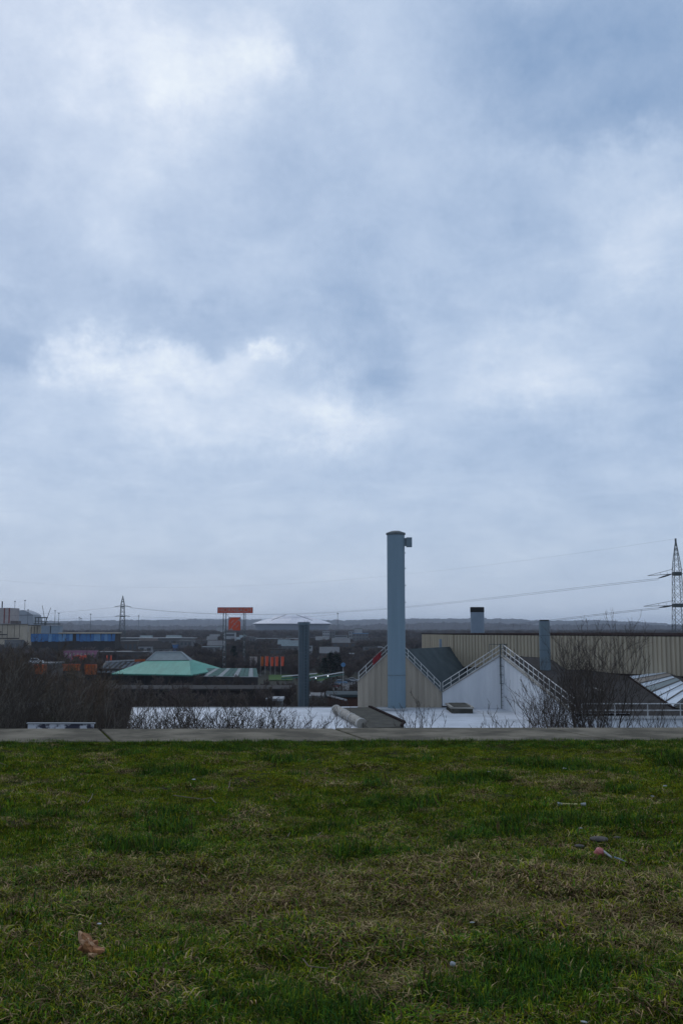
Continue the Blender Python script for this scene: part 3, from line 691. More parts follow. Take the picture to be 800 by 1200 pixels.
tm = D.meshes.new_from_object(to.evaluated_get(bpy.context.evaluated_depsgraph_get())); D.objects.remove(to)
for v in tm.vertices: v.co = Vector((v.co.x*1.02, -v.co.z, v.co.y))
mnx = max(abs(v.co.x) for v in tm.vertices); s_ = (xr-xl)*.46/mnx
for v in tm.vertices: v.co = Vector((v.co.x*s_ + (xl+xr)/2 - ROOT[t.name][0], YS-.46+v.co.y - YS, v.co.z*.98 + (za+zbb)/2-.02 - ROOT[t.name][2]))
tm.materials.clear(); tm.materials.append(M['red']); o = D.objects.new('lettering', tm); C.objects.link(o); o.parent = nb_
sl, sr = X(269,YS), X(282.5,YS); sa, sb = Z(738.7,YS), Z(723.6,YS)
MB().box((sl-.1, YS-.3, sa-.1), (sr+.1, YS+.3, sb+.1)).build('square_board_frame', M['steel_dark'], t)
MB().box((sl, YS-.36, sa), (sr, YS-.31, sb)); sq_ = MB().box((sl, YS-.36, sa), (sr, YS-.31, sb)).build('square_board', M['orange'], t)
m = MB(); cw = sr-sl; ch = sb-sa
for k, (u0, v0, u1, v1) in enumerate(((.25,.22,.80,.80), (.62,.20,.86,.45), (.18,.55,.42,.80), (.43,.56,.60,.42))):
    m.beam((sl+cw*u0, YS-.40, sa+ch*v0), (sl+cw*u1, YS-.40, sa+ch*v1), .05, .22)
m.build('emblem', M['red'], sq_)
m = MB(); m.prism([(sl+.05, YS-.40, sb-.05), (sl+cw*.2, YS-.40, sb-.05), (sl+.05, YS-.40, sb-ch*.2)], (0,.03,0)); m.prism([(sr-.05, YS-.40, sb-.1), (sr-.05, YS-.40, sb-ch*.35), (sr-cw*.2, YS-.40, sb-ch*.2)], (0,.03,0)); m.prism([(sl+.1, YS-.40, sa+.05), (sl+cw*.4, YS-.40, sa+.05), (sl+cw*.25, YS-.40, sa+ch*.2)], (0,.03,0)); m.build('corner_mark', M['red'], sq_)
for px in (262.5, 265.5, 286.0, 288.0):
    for yy in (0, 1.1):
        x = X(px, YS); MB().tube([(x, YS+yy, gz(YS)-1), (x, YS+yy, za)], .13, 6).build('post', M['lattice'], t)
m = MB(); zc = gz(YS)+2
for px0, px1 in ((262.5, 265.5), (286, 288)):
    zc = gz(YS)+1; k = 0
    while zc < za-1.5:
        m.beam((X(px0,YS), YS-.05, zc), (X(px1,YS), YS-.05, zc+1.2*(1 if k % 2 else -1)+.6), .07); m.beam((X(px0,YS), YS-.05, zc), (X(px1,YS), YS-.05, zc), .07); zc += 1.6; k += 1
tag(m.build('bracing', M['galv'], t), kind='stuff')
for s, px in ((1, 265.5), (-1, 286)):
    MB().beam((X(px,YS), YS, za-.2), (X(px+s*4,YS), YS, sb+.2), .15).build('strut', M['galv'], t)
# orange flags and two white ones
fl = None
for i, (px, mt, dh) in enumerate(((308, 'orange2', 0), (313.5, 'orange', .1), (319.5, 'orange', -.2), (325, 'orange', 0), (331.5, 'orange', 0), (296, 'letter_pale', 0), (300.5, 'letter_pale', 0))):
    Y = 420; q = P(px, 781, Y); zt = Z(769.5, Y)+dh
    nm = ['leftmost', 'second', 'middle', 'fourth', 'rightmost']
    lab = f'orange banner flag, {nm[i]} of the five in the row' if i < 5 else ('pale banner flag farther from the orange flags' if i == 5 else 'pale banner flag next to the orange flags')
    t = thing('banner_flag', lab, 'flag', (X(px,Y), Y, gz(Y)), 'banner flags in a row beside the sign')
    MB().tube([(X(px,Y)-.6, Y, gz(Y)), (X(px,Y)-.6, Y, zt+.2)], .06, 5).build('pole', M['galv'], t)
    m = MB(); vs = []; nn = 6
    for k in range(nn+1):
        zz1 = zt + (Z(780.5,Y)-zt)*k/nn
        for j in range(4): vs.append((X(px,Y)-.55+.42*j*(1-.1*k/nn), Y+.12*math.sin(j*1.6+k*.8+i), zz1))
    m.add(vs, [(k*4+j, k*4+j+1, k*4+j+5, k*4+j+4) for k in range(nn) for j in range(3)])
    o = m.build('cloth', M[mt], t); so = o.modifiers.new('s', 'SOLIDIFY'); so.thickness = .02
# station canopies with lit lamps
def canopy(label, a, b, wdt, posts, lamps):
    t = thing('platform_canopy', label, 'canopy', (a.x, a.y, gz(a.y)))
    d = (b-a); s = Vector((0, wdt, 0))
    MB().prism([a, b, b+s, a+s], (0,0,.18)).build('roof', M['palehouse'], t)
    MB().beam(a+Vector((0,-.06,-.45)), b+Vector((0,-.06,-.45)), .12, .35).build('fascia', M['teal_dark'], t)
    for k in range(posts):
        q = a.lerp(b, (k+.5)/posts)+s*.5; MB().tube([(q.x, q.y, gz(q.y)), (q.x, q.y, q.z)], .11, 6).build('post', M['greywall'], t)
    for f in lamps:
        q = a.lerp(b, f)+Vector((0,-.15,-.15)); MB().lathe((q.x,q.y,q.z), [(.04,-.14),(.14,-.09),(.14,.07),(.04,.12)], 8).build('lamp', M['lamp'], t)
zc = -13.6
canopy('sloping pale platform canopy with two lit lamps right of the dark chimney', PZ(363, 795, zc), PZ(403, 788.3, zc), 4, 6, (.16, .50))
canopy('pale platform canopy behind the dark chimney', PZ(330, 793.5, zc), PZ(371, 790, zc), 3.5, 5, ())
q = P(402, 790, 300); t = thing('round_sign', 'round pale blue sign on a post above the car park', 'sign', (q.x, 300, gz(300)))
MB().tube([(q.x, 300, gz(300)), (q.x, 300, Z(779,300))], .08, 6).build('post', M['galv'], t)
MB().tube([(q.x, 299.8, Z(779,300)), (q.x, 299.9, Z(779,300))], .65, 14).build('disc', M['blue2'], t)
# cars
def car_proto(paint):
    t = thing('parked_car', 'car', 'car', (0,0,0))
    prof = [(-2.15,.35),(-2.2,.75),(-1.6,.92),(-1.0,1.42),(.45,1.46),(1.15,.98),(2.1,.82),(2.2,.4)]
    m = MB(); low = [(-2.15,.3)]+[(-2.2,.75),(-1.75,.90),(1.25,.94),(2.1,.80),(2.2,.4),(2.15,.3)]
    m.prism([(x,-.86,z) for x, z in low], (0,1.72,0)); m.build('body', paint, t)
    m = MB(); cab = [(-1.85,.90),(-1.25,1.38),(.30,1.42),(1.15,.94)]
    m.prism([(x,-.74,z) for x, z in cab], (0,1.48,0)); m.build('window', M['window'], t)
    m = MB(); m.prism([(-1.28,-.76,1.37),(.32,-.76,1.41),(.28,-.76,1.47),(-1.2,-.76,1.44)], (0,1.52,0)); m.build('roof', paint, t)
    for x in (-1.35, 1.35):
        for y in (-.78, .78):
            wh = MB().tube([(x,y-.1,.32),(x,y+.1,.32)], .32, 12).build('wheel', M['rubber'], t)
            MB().tube([(x,y-.115,.32),(x,y+.115,.32)], .19, 8).build('rim', M['galv'], wh)
    return t
cars = [(375, 338, 'carsilver', 0, 'silver car parked at the left end of the car park row'), (381.5, 345, 'cardark', .2, 'dark car parked second in the car park row'), (388, 340, 'carwhite', .1, 'white car parked near the canopy post'),
        (399.5, 352, 'carblue', 0, 'light blue van-like car parked beside the road'), (408, 357, 'cardark', -.1, 'dark car parked close to the beige gable'), (413, 366, 'carsilver', 0, 'silver car parked farthest right in the car park'),
        (393, 330, 'carred', .4, 'maroon car parked in front of the others')]
protos = {}
for px, Y, pt, rz, lab in cars:
    if pt not in protos: c_ = protos[pt] = car_proto(M[pt])
    else: c_ = copy_tree(protos[pt])
    c_.location = (X(px,Y), Y, gz(Y)+.42); c_.rotation_euler.z = rz; c_['label'] = lab; c_['group'] = 'cars parked beside the beige hall'
for i, px in enumerate((236, 240.5, 245, 250, 254.5, 259)):
    c_ = copy_tree(protos['carwhite']); Y = 930+4*(i % 2); c_.location = (X(px,Y), Y, gz(Y)+4.4); c_.rotation_euler.z = .9; c_.scale = (1.0,1.0,1.0)
    c_['label'] = 'tiny white car on the deck left of the store sign'; c_['group'] = 'white cars on the distant parking deck'
block('parking_deck', 'low grey parking deck with white cars on top left of the sign', 232, 263, 758.6, 925, 22, M['greywall'], 1, 1)
for i, (px, py, Y, pt, lab) in enumerate(((46, 776.5, 330, 'carwhite', 'pale van glimpsed through the left trees'),)):
    c_ = copy_tree(protos[pt]); c_.location = (X(px,Y), Y, Z(py,Y)-.6); c_.scale = (1.15,1.1,1.4); c_['label'] = lab; c_['category'] = 'van'; c_['group'] = ''
    del c_['group']; vz = Z(py,Y)-.6
block('loading_dock', 'low grey loading dock under the pale van', 30, 64, 778.6, 326, 14, M['brownhouse'])
# orange skips
for px0, px1, py0, py1, Y, lab in ((44, 57, 779, 790, 300, 'orange skip behind the left trees, leftmost of three'), (77, 96, 778.5, 786, 320, 'long dull orange skip in the middle of the three'), (102.5, 115.5, 779, 790.5, 300, 'bright orange skip nearest the striped roofs')):
    t = thing('orange_skip', lab, 'skip', (X((px0+px1)/2,Y), Y, gz(Y)), 'orange skips in the yard')
    a, b = X(px0,Y), X(px1,Y); z0, z1 = Z(py1,Y), Z(py0,Y)
    MB().prism([(a+.25,Y,z0),(b-.25,Y,z0),(b,Y,z1),(a,Y,z1)], (0,2.2,0)).build('tub', M['orange2'], t)
    for k in range(4): xx = a+.35+(b-a-.7)*k/3; MB().box((xx-.05,Y-.08,z0+.1),(xx+.05,Y-.005,z1-.1)).build('rib', M['brick'], t)
    MB().beam((a-.05,Y-.05,z1), (b+.05,Y-.05,z1), .12, .14).build('rim', M['orange'], t)
    MB().box((a+.3,Y+.1,gz(Y)-.3),(b-.3,Y+2.0,z0-.005)).build('stand', M['dark'], t)
# pink hoarding, cones
t = block('pink_hoarding', 'faded pink hoarding above the orange boxes at left', 78, 116, 763.5, 520, 1.2, M['magenta'], cat='hoarding', roofm=M['magenta'])
for k in range(8):
    a = X(80+4.4*k, 519.7); MB().box((a, 519.7, Z(769.5,520)), (a+.9, 519.8, Z(765,520))).build('panel', M['letter_pale'], t)
for i, px in enumerate((90, 94.5, 99, 103.5, 108)):
    q = X(px, 500); MB_ = MB(); MB_.box((q-.85,500,gz(500)-.2), (q+.85,502,Z(768.5,500)+.4*(i % 2))); tag(MB_.build('orange_crate', M['orange']), f'orange stack of goods below the pink hoarding, {["first","second","third","fourth","fifth"][i]} from left', 'crate', 'orange goods below the pink hoarding')
for i, px in enumerate((128.3, 133)):
    q = X(px, 480); MB().lathe((q,480,gz(480)), [(.9,0),(.9,.4),(.25,Z(768,480)-gz(480))], 12).build('orange_cone', M['orange']); tag(D.objects[-1] if False else C.objects[-1], ('orange cone-shaped marker, left of the pair' if i == 0 else 'orange cone-shaped marker, right of the pair'), 'cone', 'orange cone markers')
# blue sheeted hall: separate upright sheets
Y = 700; t = thing('blue_hall', 'long hall hung with bright blue sheets at left', 'building', (X(90,Y), Y, gz(Y)))
MB().box((X(40,Y), Y, gz(Y)-1), (X(137,Y), Y+18, Z(742.6,Y))).build('wall', M['brown_wall'], t)
MB().box((X(72,Y)-.5, Y-1, Z(742.4,Y)), (X(138,Y), Y+18.5, Z(741.3,Y))).build('roof', M['cream'], t)
random.seed(3)
for k in range(24):
    a = 39.5+k*4.07
    if k in (12,): continue
    h0 = random.uniform(0, 1.2); sh = random.uniform(-.6, .6)
    MB().prism([(X(a,Y), Y-.4, Z(752.2-h0,Y)), (X(a+3.8,Y), Y-.4, Z(752.2-h0,Y)), (X(a+3.8+sh,Y), Y-.15, Z(742.8,Y)), (X(a+sh,Y), Y-.15, Z(742.8,Y))], (0,-.1,0)).build('sheet', M['blue'] if random.random() < .72 else M['blue2'], t)
# concrete plant / mill on the left
Y = 860
t = thing('silo_tower', 'tower with upright red and off-white panels at the left edge', 'tower', (X(0,Y), Y, gz(Y)))
MB().box((X(-30,Y), Y, gz(Y)), (X(14,Y), Y+25, Z(712.3,Y))).build('wall', M['stripe_white'], t)
for a, b in ((-26,-23),(-12,-10),(0,1.4),(7,8.2),(12.6,13.9)): MB().box((X(a,Y), Y-.4, Z(730.5,Y)), (X(b,Y), Y-.05, Z(712.6,Y))).build('red_panel', M['stripe_red'], t)
MB().tube([(X(2.3,Y), Y+5, Z(712,Y)), (X(2.3,Y), Y+5, Z(704.5,Y))], .5, 6).build('mast', M['dark'], t)
t = block('cream_mill', 'cream panelled mill block below the striped tower', -40, 27, 731.5, 845, 20, M['cream'])
Y = 845
for a in (6, 12, 20, 26): MB().box((X(a,Y)-.15, Y-.3, Z(747,Y)), (X(a,Y)+.15, Y-.05, Z(732,Y))).build('panel_joint', M['brownhouse'], t)
for a, b, y0_ in ((0,5,740),(1,12,743),(2,26,747.5)): MB().box((X(a,Y), Y-.6, Z(y0_+1,Y)), (X(b,Y), Y-.02, Z(y0_,Y))).build('ledge', M['fascia'], t)
MB().box((X(14,Y), Y+2, Z(731.3,Y)), (X(23,Y), Y+10, Z(727.5,Y))).build('plant_room', M['brownhouse'], t)
block('pale_annex', 'low pale annex in front of the cream mill', 9, 27, 750.5, 780, 10, M['greywall'], 1, 3)
t = block('cream_silo', 'cream panelled silo left of the blue sheets', 36, 50, 733, 800, 12, M['cream'], roofm=M['fascia'])
for a in (39.5, 43, 46.5): MB().box((X(a,800)-.2, 799.6, Z(749,800)), (X(a,800)+.2, 799.95, Z(734,800))).build('panel_joint', M['brownhouse'], t)
Y = 790
t = thing('conveyor_frame', 'steel conveyor frame on top of the cream silo', 'conveyor', (X(48,Y), Y+6, Z(732,Y)))
for a, b, y0_, y1_ in ((41,55,723,724.2),(41,55,727.5,728.3),(40,70,730.5,731.8)): MB().box((X(a,Y), Y+4, Z(y1_,Y)), (X(b,Y), Y+8, Z(y0_,Y))).build('beam', M['lattice'], t)
for a in (41.5, 45, 49, 54): MB().box((X(a,Y)-.2, Y+5, Z(732,Y)), (X(a,Y)+.2, Y+6, Z(723,Y))).build('post', M['lattice'], t)
for i, (a, b) in enumerate(((51, 61), (62.5, 72.5))):
    t = block('pale_silo', ('pale blue silo, left of the pair behind the sheets', 'pale blue silo, right of the pair behind the sheets')[i], a, b, 733.5, 790, 8, M['steel_flue'], cat='silo', group='pale silos behind the blue sheets', roofm=M['palehouse'])
for i, (a, b, lab) in enumerate((((53,729),(50,709.5),'thin crane jib leaning left above the silo'), ((54,729),(59.8,712),'thin crane jib leaning right above the silo'))):
    t = thing('crane_jib', lab, 'crane', P(*a, 900)); p, q = P(*a, 900), P(*b, 900)
    MB().beam(p, q, .35, .35).build('jib', M['lattice'], t); MB().beam(p, P(a[0], 745, 900), .9, .9).build('mast', M['lattice'], t)
# domed store
Y = 1500; t = thing('domed_store', 'big pale grey domed storehouse behind the mill', 'building', (X(28,Y), Y+20, gz(Y)))
m = MB(); m.prism([(X(13,Y),Y,gz(Y)-2),(X(43,Y),Y,gz(Y)-2),(X(41,Y),Y,Z(720.5,Y)),(X(35,Y),Y,Z(717,Y)),(X(29,Y),Y,Z(714.8,Y)),(X(23,Y),Y,Z(715.5,Y)),(X(18,Y),Y,Z(718,Y)),(X(15,Y),Y,Z(721,Y))], (0,40,0)); m.build('shell', M['dome'], t)
MB().box((X(15,Y), Y-.5, Z(721.2,Y)), (X(41,Y), Y-.1, Z(720.6,Y))).build('eaves_band', M['greywall'], t)
# masts on the skyline
for i, (px, y0_, y1_, Y, lab) in enumerate(((19.3, 704, 720, 1600, 'thin mast left above the domed store'), (31, 703, 718, 1600, 'thin mast right above the domed store'), (35, 714, 720, 1500, 'short mast beside the domed store'), (71, 718, 732, 1900, 'thin mast right of the silos'), (66.5, 715, 731, 2000, 'faint mast right of the silos'), (108, 719, 731, 2200, 'mast between silos and lattice pylon'), (95, 723, 729, 4000, 'stubby tower on the left ridge'), (97, 724, 729, 4000, 'second stubby tower on the left ridge'), (164, 721, 730, 3000, 'small mast right of the lattice pylon'), (395.5, 718, 729, 2600, 'floodlight mast right of the stadium'))):
    t = thing('mast', lab, 'mast', (X(px,Y), Y, gz(Y)))
    MB().tube([(X(px,Y), Y, gz(Y)), (X(px,Y), Y, Z(y0_,Y))], [.0009*Y*.45, .00045*Y*.45], 5).build('pole', M['lattice'], t)
    wid = .0008*Y
    MB().box((X(px,Y)-wid, Y-.3, Z(y0_+1.2,Y)), (X(px,Y)+wid, Y+.3, Z(y0_+.3,Y))).build('head', M['lattice'], t)
# stadium
Y = 3000; cx = X(341,Y); rx = 47.5/F*Y; cy = Y+90
t = thing('stadium', 'distant stadium with white membrane roof on the horizon', 'stadium', (cx, cy, gz(Y)))
def ell(k, n, r=1): a = 2*math.pi*k/n; return (cx+rx*r*math.cos(a), cy+88*r*math.sin(a))
n = 48; m = MB(); zr = Z(730.6,Y)
rings = [(1.0, zr-.5), (1.0, zr), (.80, Z(727.6,Y)), (.52, Z(724.3,Y)), (.40, Z(721.8,Y)), (.36, Z(721.4,Y)), (.0, Z(721.2,Y))]
vs = []
for r, z in rings:
    for k in range(n):
        x, y = ell(k, n, r); vs.append((x, y, z + (1.2 if k % 4 == 0 and 0 < r < .99 else 0)))
fs = [(j*n+k, j*n+(k+1) % n, (j+1)*n+(k+1) % n, (j+1)*n+k) for j in range(len(rings)-1) for k in range(n)]
m.add(vs, fs); m.build('roof', M['membrane'], t)
m = MB(); vs = []
for r, z in ((.93, gz(Y)), (.93, zr-6), (.99, zr-.6)):
    for k in range(n): x, y = ell(k, n, r); vs.append((x, y, z))
m.add(vs, [(j*n+k, j*n+(k+1) % n, (j+1)*n+(k+1) % n, (j+1)*n+k) for j in range(2) for k in range(n)]); m.build('facade', M['stadium'], t)
m = MB(); vs = []
for r, z in ((.965, zr-9), (.965, zr-8)):
    for k in range(n): x, y = ell(k, n, r); vs.append((x, y, z))
m.add(vs, [(k, (k+1) % n, n+(k+1) % n, n+k) for k in range(n)]); m.build('facade_band', M['greywall'], t)
for s, px in ((-1, 318), (1, 366)):
    MB().beam(P(px, 727, Y), P(341-s*-6, 720.3, Y), 1.5, 1.5).build('truss', M['greywall'], t)
# offices and houses of the town
block('white_office', 'white office block with ribbon windows right of the dark chimney', 379, 407, 744.5, 1150, 20, M['palehouse'], 4, 1)
block('office_tower', 'white office tower with small windows, left end of the offices', 378, 386, 739.5, 1120, 12, M['palehouse'], 5, 3)
block('office_stair_tower', 'pale stair tower between two office blocks', 386, 392.5, 740.2, 1125, 12, M['greywall'], 5, 2)
block('multistorey_block', 'pale multi-storey block left of the beige gable', 413, 431, 742.5, 1000, 20, M['greywall'], 4, 5, roofm=M['blue2'])
block('multistorey_stair', 'pale narrow block joined to the multi-storey block', 408.5, 414.5, 740, 1010, 12, M['palehouse'], 5, 2)
block('roof_plant_room', 'low plant room above the multi-storey block', 415, 424, 736.8, 1030, 10, M['palehouse'])
block('long_flats', 'long brown flats with pale eaves behind the flags', 300, 348, 748.5, 1000, 15, M['brownhouse'], 2, 10, roofm=M['palehouse'])
block('long_flats', 'long brown flats just left of the white offices', 364, 379, 747.5, 1000, 15, M['brownhouse'], 2, 4, roofm=M['greywall'])
block('cream_house', 'pale tan house end behind the right sign post', 293, 300, 747.2, 900, 14, M['greywall'], 2, 2)
block('white_house', 'small white house end left of the sign square', 254.5, 262.5, 735, 1900, 20, M['palehouse'])
block('white_stack_block', 'white banded block behind the sign posts', 264, 276, 741.5, 1000, 14, M['palehouse'], 3, 1)
block('long_pale_warehouse', 'long low pale warehouse right of the lattice pylon', 138, 226, 748, 900, 25, M['greywall'], 1, 14, roofm=M['palehouse'])
block('tan_workshop', 'tan workshop below the lattice pylon', 142, 163, 751.5, 780, 20, M['brownhouse'], 1, 4)
block('blue_low_hall', 'low dark blue hall behind the green pavilion', 178, 206, 755.5, 760, 20, M['blue'], 1, 5)
block('grey_low_hall', 'grey low hall right of the blue hall', 208, 226, 751, 780, 20, M['greywall'], 2, 4)
block('pale_low_roof', 'low shed with thin white roof right of the offices', 400, 414, 766.5, 620, 10, M['brownhouse'], roofm=M['palehouse'])
block('pale_vans_hall', 'low pale hall between flags and dark chimney', 322, 340, 761.5, 700, 10, M['greywall'], 1, 6)
block('grey_hall_left', 'low grey hall behind the striped roofs', 118, 172, 764.5, 560, 14, M['brownhouse'], 1, 8, roofm=M['greywall'])
random.seed(21)
for k in range(52):
    px = random.uniform(110, 445); Y = random.uniform(560, 1700); wd = random.uniform(7, 15)/Y*F
    block('town_house', 'small gabled town house half hidden in bare trees', px, px+wd, HORIZ+F*(-(gz(Y)+random.uniform(5,8.5)))/Y, Y, 10, random.choice([M['brownhouse'], M['greywall'], M['greywall'], M['palehouse'], M['brownhouse']]), 2, 3, 'small town houses among the bare trees', 'house', gab=random.random() < .6, roofm=random.choice([M['brownhouse'], M['greywall'], M['roof_brown'], M['glass_grey']]))


# ------------------------------------------------------------------ pylons and cables
def pylon(label, px, ytop, Y, zb_, levels, arms, wtop, wbot, thick, peak):
    t = thing('lattice_pylon', label, 'pylon', (X(px,Y), Y, zb_)); cx = X(px,Y); zt = Z(ytop,Y); zp = Z(peak,Y)
    def hw(z):
        if z > zp: return max(.12, wtop*(1-(z-zp)/(zt-zp)))
        return wbot + (wtop-wbot)*((z-zb_)/(zp-zb_))**.8
    zs = [zb_]; 
    while zs[-1] < zt-.6: zs.append(min(zt, zs[-1] + max(1.2, hw(zs[-1])*2*.95)))
    for sx in (-1, 1):
        for sy in (-1, 1):
            MB().tube([(cx+sx*hw(z), Y+sy*hw(z), z) for z in zs], thick, 4).build('leg', M['lattice'], t)
    m = MB()
    for i in range(len(zs)-1):
        a, b = zs[i], zs[i+1]; ha, hb = hw(a), hw(b)
        for (p, q) in (((-1,-1),(1,-1)), ((1,-1),(1,1)), ((1,1),(-1,1)), ((-1,1),(-1,-1))):
            m.tube([(cx+p[0]*ha, Y+p[1]*ha, a), (cx+q[0]*hb, Y+q[1]*hb, b)], thick*.6, 3, False)
            m.tube([(cx+q[0]*ha, Y+q[1]*ha, a), (cx+p[0]*hb, Y+p[1]*hb, b)], thick*.6, 3, False)
    tag(m.build('bracing', M['lattice'], t), kind='stuff')
    for ya, half, dyr in arms:
        z = Z(ya,Y); h = hw(z)
        for s in (-1, 1):
            tip = Vector((cx+s*half, Y+s*dyr, z)); m = MB()
            for sy in (-1, 1): m.tube([(cx+s*h, Y+sy*h, z), tip], thick*.8, 4)
            m.tube([(cx+s*h, Y, z+max(1.2, half*.18)), tip], thick*.7, 4)
            for f in (.25, .5, .75):
                a = Vector((cx+s*h, Y-h, z)).lerp(tip, f); b = Vector((cx+s*h, Y, z+max(1.2, half*.18))).lerp(tip, f); c2 = Vector((cx+s*h, Y+h, z)).lerp(tip, f)
                m.tube([a, b], thick*.5, 3); m.tube([a, c2], thick*.5, 3)
            m.build('cross_arm', M['lattice'], t)
        m = MB(); m.box((cx-h*1.06, Y-h*1.06, z-.45), (cx+h*1.06, Y+h*1.06, z+.45)); m.build('arm_frame', M['lattice'], t)
    return t
pylon('tall lattice pylon at the right edge', 792.3, 631, 250, gz(250), 0, ((672.5, 4.6, -9), (709.5, 5.6, -10)), .85, 2.0, .075, 664)
pylon('lattice pylon with two cross arms on the left skyline', 145, 698, 850, gz(850), 0, ((711, 7.0, 0), (722.3, 6.4, 0)), 1.3, 3.2, .17, 707)
def cable(label, pts, r=.04, name='power_cable'):
    xs_ = [p[0] for p in pts]; n = 60; P3 = []
    for k in range(n+1):
        px = xs_[0] + (xs_[-1]-xs_[0])*k/n
        u = [1/p[2] for p in pts]; sgn = 1 if xs_[-1] > xs_[0] else -1
        order = np.argsort(xs_); xx = [xs_[i] for i in order]
        # smooth interpolation of the height through the seen points
        iv = np.interp(px, xx, [u[i] for i in order])
        if len(pts) > 2:
            co = np.polyfit([p[0] for p in pts], [p[1] for p in pts], min(3, len(pts)-1)); py = float(np.polyval(co, px))
        else: py = np.interp(px, xx, [pts[i][1] for i in order])
        P3.append(P(px, py, 1/iv))
    o = MB().tube(P3, [max(r, r*1.0*p.y/250*.55) for p in P3], 5).build(name, M['cable']); return tag(o, label, 'cable')
for k, dy in enumerate((0, 1.6)):
    cable(['upper conductor sweeping from the right pylon across the sky', 'companion conductor just under the upper one'][k], [(771, 677.5+dy, 241), (690, 687.5+dy, 290), (600, 697.5+dy, 345), (470, 711+dy*.8, 440), (400, 716+dy*.6, 520), (300, 720.5+dy*.4, 640), (152, 711.5+dy*.3, 850)], .035)
for k, dy in enumerate((0, 1.4)):
    cable(['lower conductor dropping from the right pylon behind the hall', 'companion conductor just under the lower one'][k], [(772, 712+dy, 240), (740, 715.5+dy, 260), (700, 719.5+dy, 285), (650, 726.0+dy, 320), (600, 732+dy, 350), (540, 738+dy, 420)], .042)
cable('thin earth wire from the top of the right pylon', [(792.3, 631.5, 250), (700, 645, 300), (600, 657, 350), (480, 673, 430), (400, 681, 500), (200, 687.5, 700), (-10, 679, 900)], .014, 'earth_wire')
cable('conductor running left from the left pylon', [(138, 711.5, 850), (90, 716, 830), (40, 720, 810), (-10, 722, 800)], .03)
cable('lower conductor running left from the left pylon', [(138, 722.5, 850), (100, 724.5, 845), (60, 726.5, 840)], .03)
cable('faint line running right from the left pylon over the ridge', [(152, 722.5, 850), (220, 724.5, 830), (290, 725.5, 800), (350, 723.5, 780), (400, 719, 760)], .03)
for i, (px, py, qx, qy) in enumerate(((787, 672.5, 771, 677.5), (788, 709.5, 772, 712))):
    a, b = P(px, py, 247), P(qx, qy, 241)
    tag(MB().tube([a, a.lerp(b,.3), a.lerp(b,.6), b], [.09,.21,.21,.09], 8).build('insulator', M['dark']), ('dark insulator string at the upper arm of the right pylon', 'dark insulator string at the lower arm of the right pylon')[i], 'insulator')

# ------------------------------------------------------------------ bare trees
def grow(seed, height, stems, spread, nb, nt, r0, twig_r, updraft=.5, depth=3, start=.25, seg=5):
    """returns (trunk MB, crown MB) of a leafless tree standing at the origin"""
    rnd = random.Random(seed); tr, cr = MB(), MB()
    def br(p, d, ln, r, lev):
        pts = [p.copy()]; rads = [r]; k = seg if lev < 2 else 3
        for i in range(k):
            d = (d + Vector((rnd.uniform(-1,1), rnd.uniform(-1,1), rnd.uniform(-.6,.8)+updraft*.35))*(.16 if lev == 0 else .24)).normalized()
            p = p + d*ln/k; pts.append(p.copy()); rads.append(max(twig_r*.55, r*(1-(i+1)/k*.82)))
        (tr if lev == 0 else cr).tube(pts, rads, 5 if lev == 0 else 4 if lev == 1 else 3, False)
        if lev >= depth: return
        n = nb if lev == 0 else nt
        for i in range(n):
            t = start + (1-start)*(i+rnd.random())/n if lev == 0 else .12+.88*(i+rnd.random())/n
            f = t*k; j = min(k-1, int(f)); q = pts[j].lerp(pts[j+1], f-j); dd = (pts[j+1]-pts[j]).normalized()
            side = dd.cross(Vector((rnd.uniform(-1,1), rnd.uniform(-1,1), rnd.uniform(-1,1)))).normalized()
            an = rnd.uniform(.45, .95); nd_ = (dd*math.cos(an) + side*math.sin(an) + Vector((0,0,updraft*.45))).normalized()
            l2_ = ln*(rnd.uniform(.42, .68)*(1.15-.55*t) if lev == 0 else rnd.uniform(.35,.6)*(1.1-.5*t))
            br(q, nd_, l2_, max(twig_r, rads[j]*.5), lev+1)
    for s in range(stems):
        a = rnd.uniform(0, 6.28); sp = spread*rnd.uniform(.3, 1) if stems > 1 else .04
        br(Vector((rnd.uniform(-.12,.12)*(stems > 1), rnd.uniform(-.12,.12)*(stems > 1), -.3)), Vector((math.cos(a)*sp, math.sin(a)*sp, 1)).normalized(), height*rnd.uniform(.75, 1)*(1.0), r0*rnd.uniform(.7, 1), 0)
    return tr, cr
def make_meshes(key, m_, **k):
    tr, cr = grow(**k); f = k['height']/max(v[2] for v in cr.v+tr.v)
    for q in (tr, cr): q.v = [(x*f, y*f, z*f) for x, y, z in q.v]
    return (tr.mesh(key+'_trunk', m_), cr.mesh(key+'_crown', m_))
NEAR = [make_meshes('shrub', M['bark2'], seed=s, height=5.4, stems=5, spread=.26, nb=11, nt=5, r0=.054, twig_r=.0064, updraft=.75, start=.3) for s in (11, 12, 13)]
SAP = [make_meshes('sapling', M['bark2'], seed=s, height=3.2, stems=2, spread=.2, nb=8, nt=3, r0=.022, twig_r=.006, updraft=.8, start=.2) for s in (21, 22, 23)]
BUSH = [make_meshes('bush', M['bark2'], seed=s, height=3.0, stems=5, spread=.6, nb=6, nt=4, r0=.030, twig_r=.0065, updraft=.5, start=.15) for s in (31, 32, 33)]
TREE = [make_meshes('tree', M['bark'], seed=s, height=8.0, stems=2, spread=.22, nb=13, nt=7, r0=.12, twig_r=.0125, updraft=.45, depth=3, start=.12) for s in (41, 42, 43, 44)]
FAR = [make_meshes('far_tree', M['bark_far'], seed=s, height=8.0, stems=3, spread=.35, nb=15, nt=8, r0=.15, twig_r=.045, updraft=.45, depth=3, start=.08) for s in (51, 52, 53, 54)]
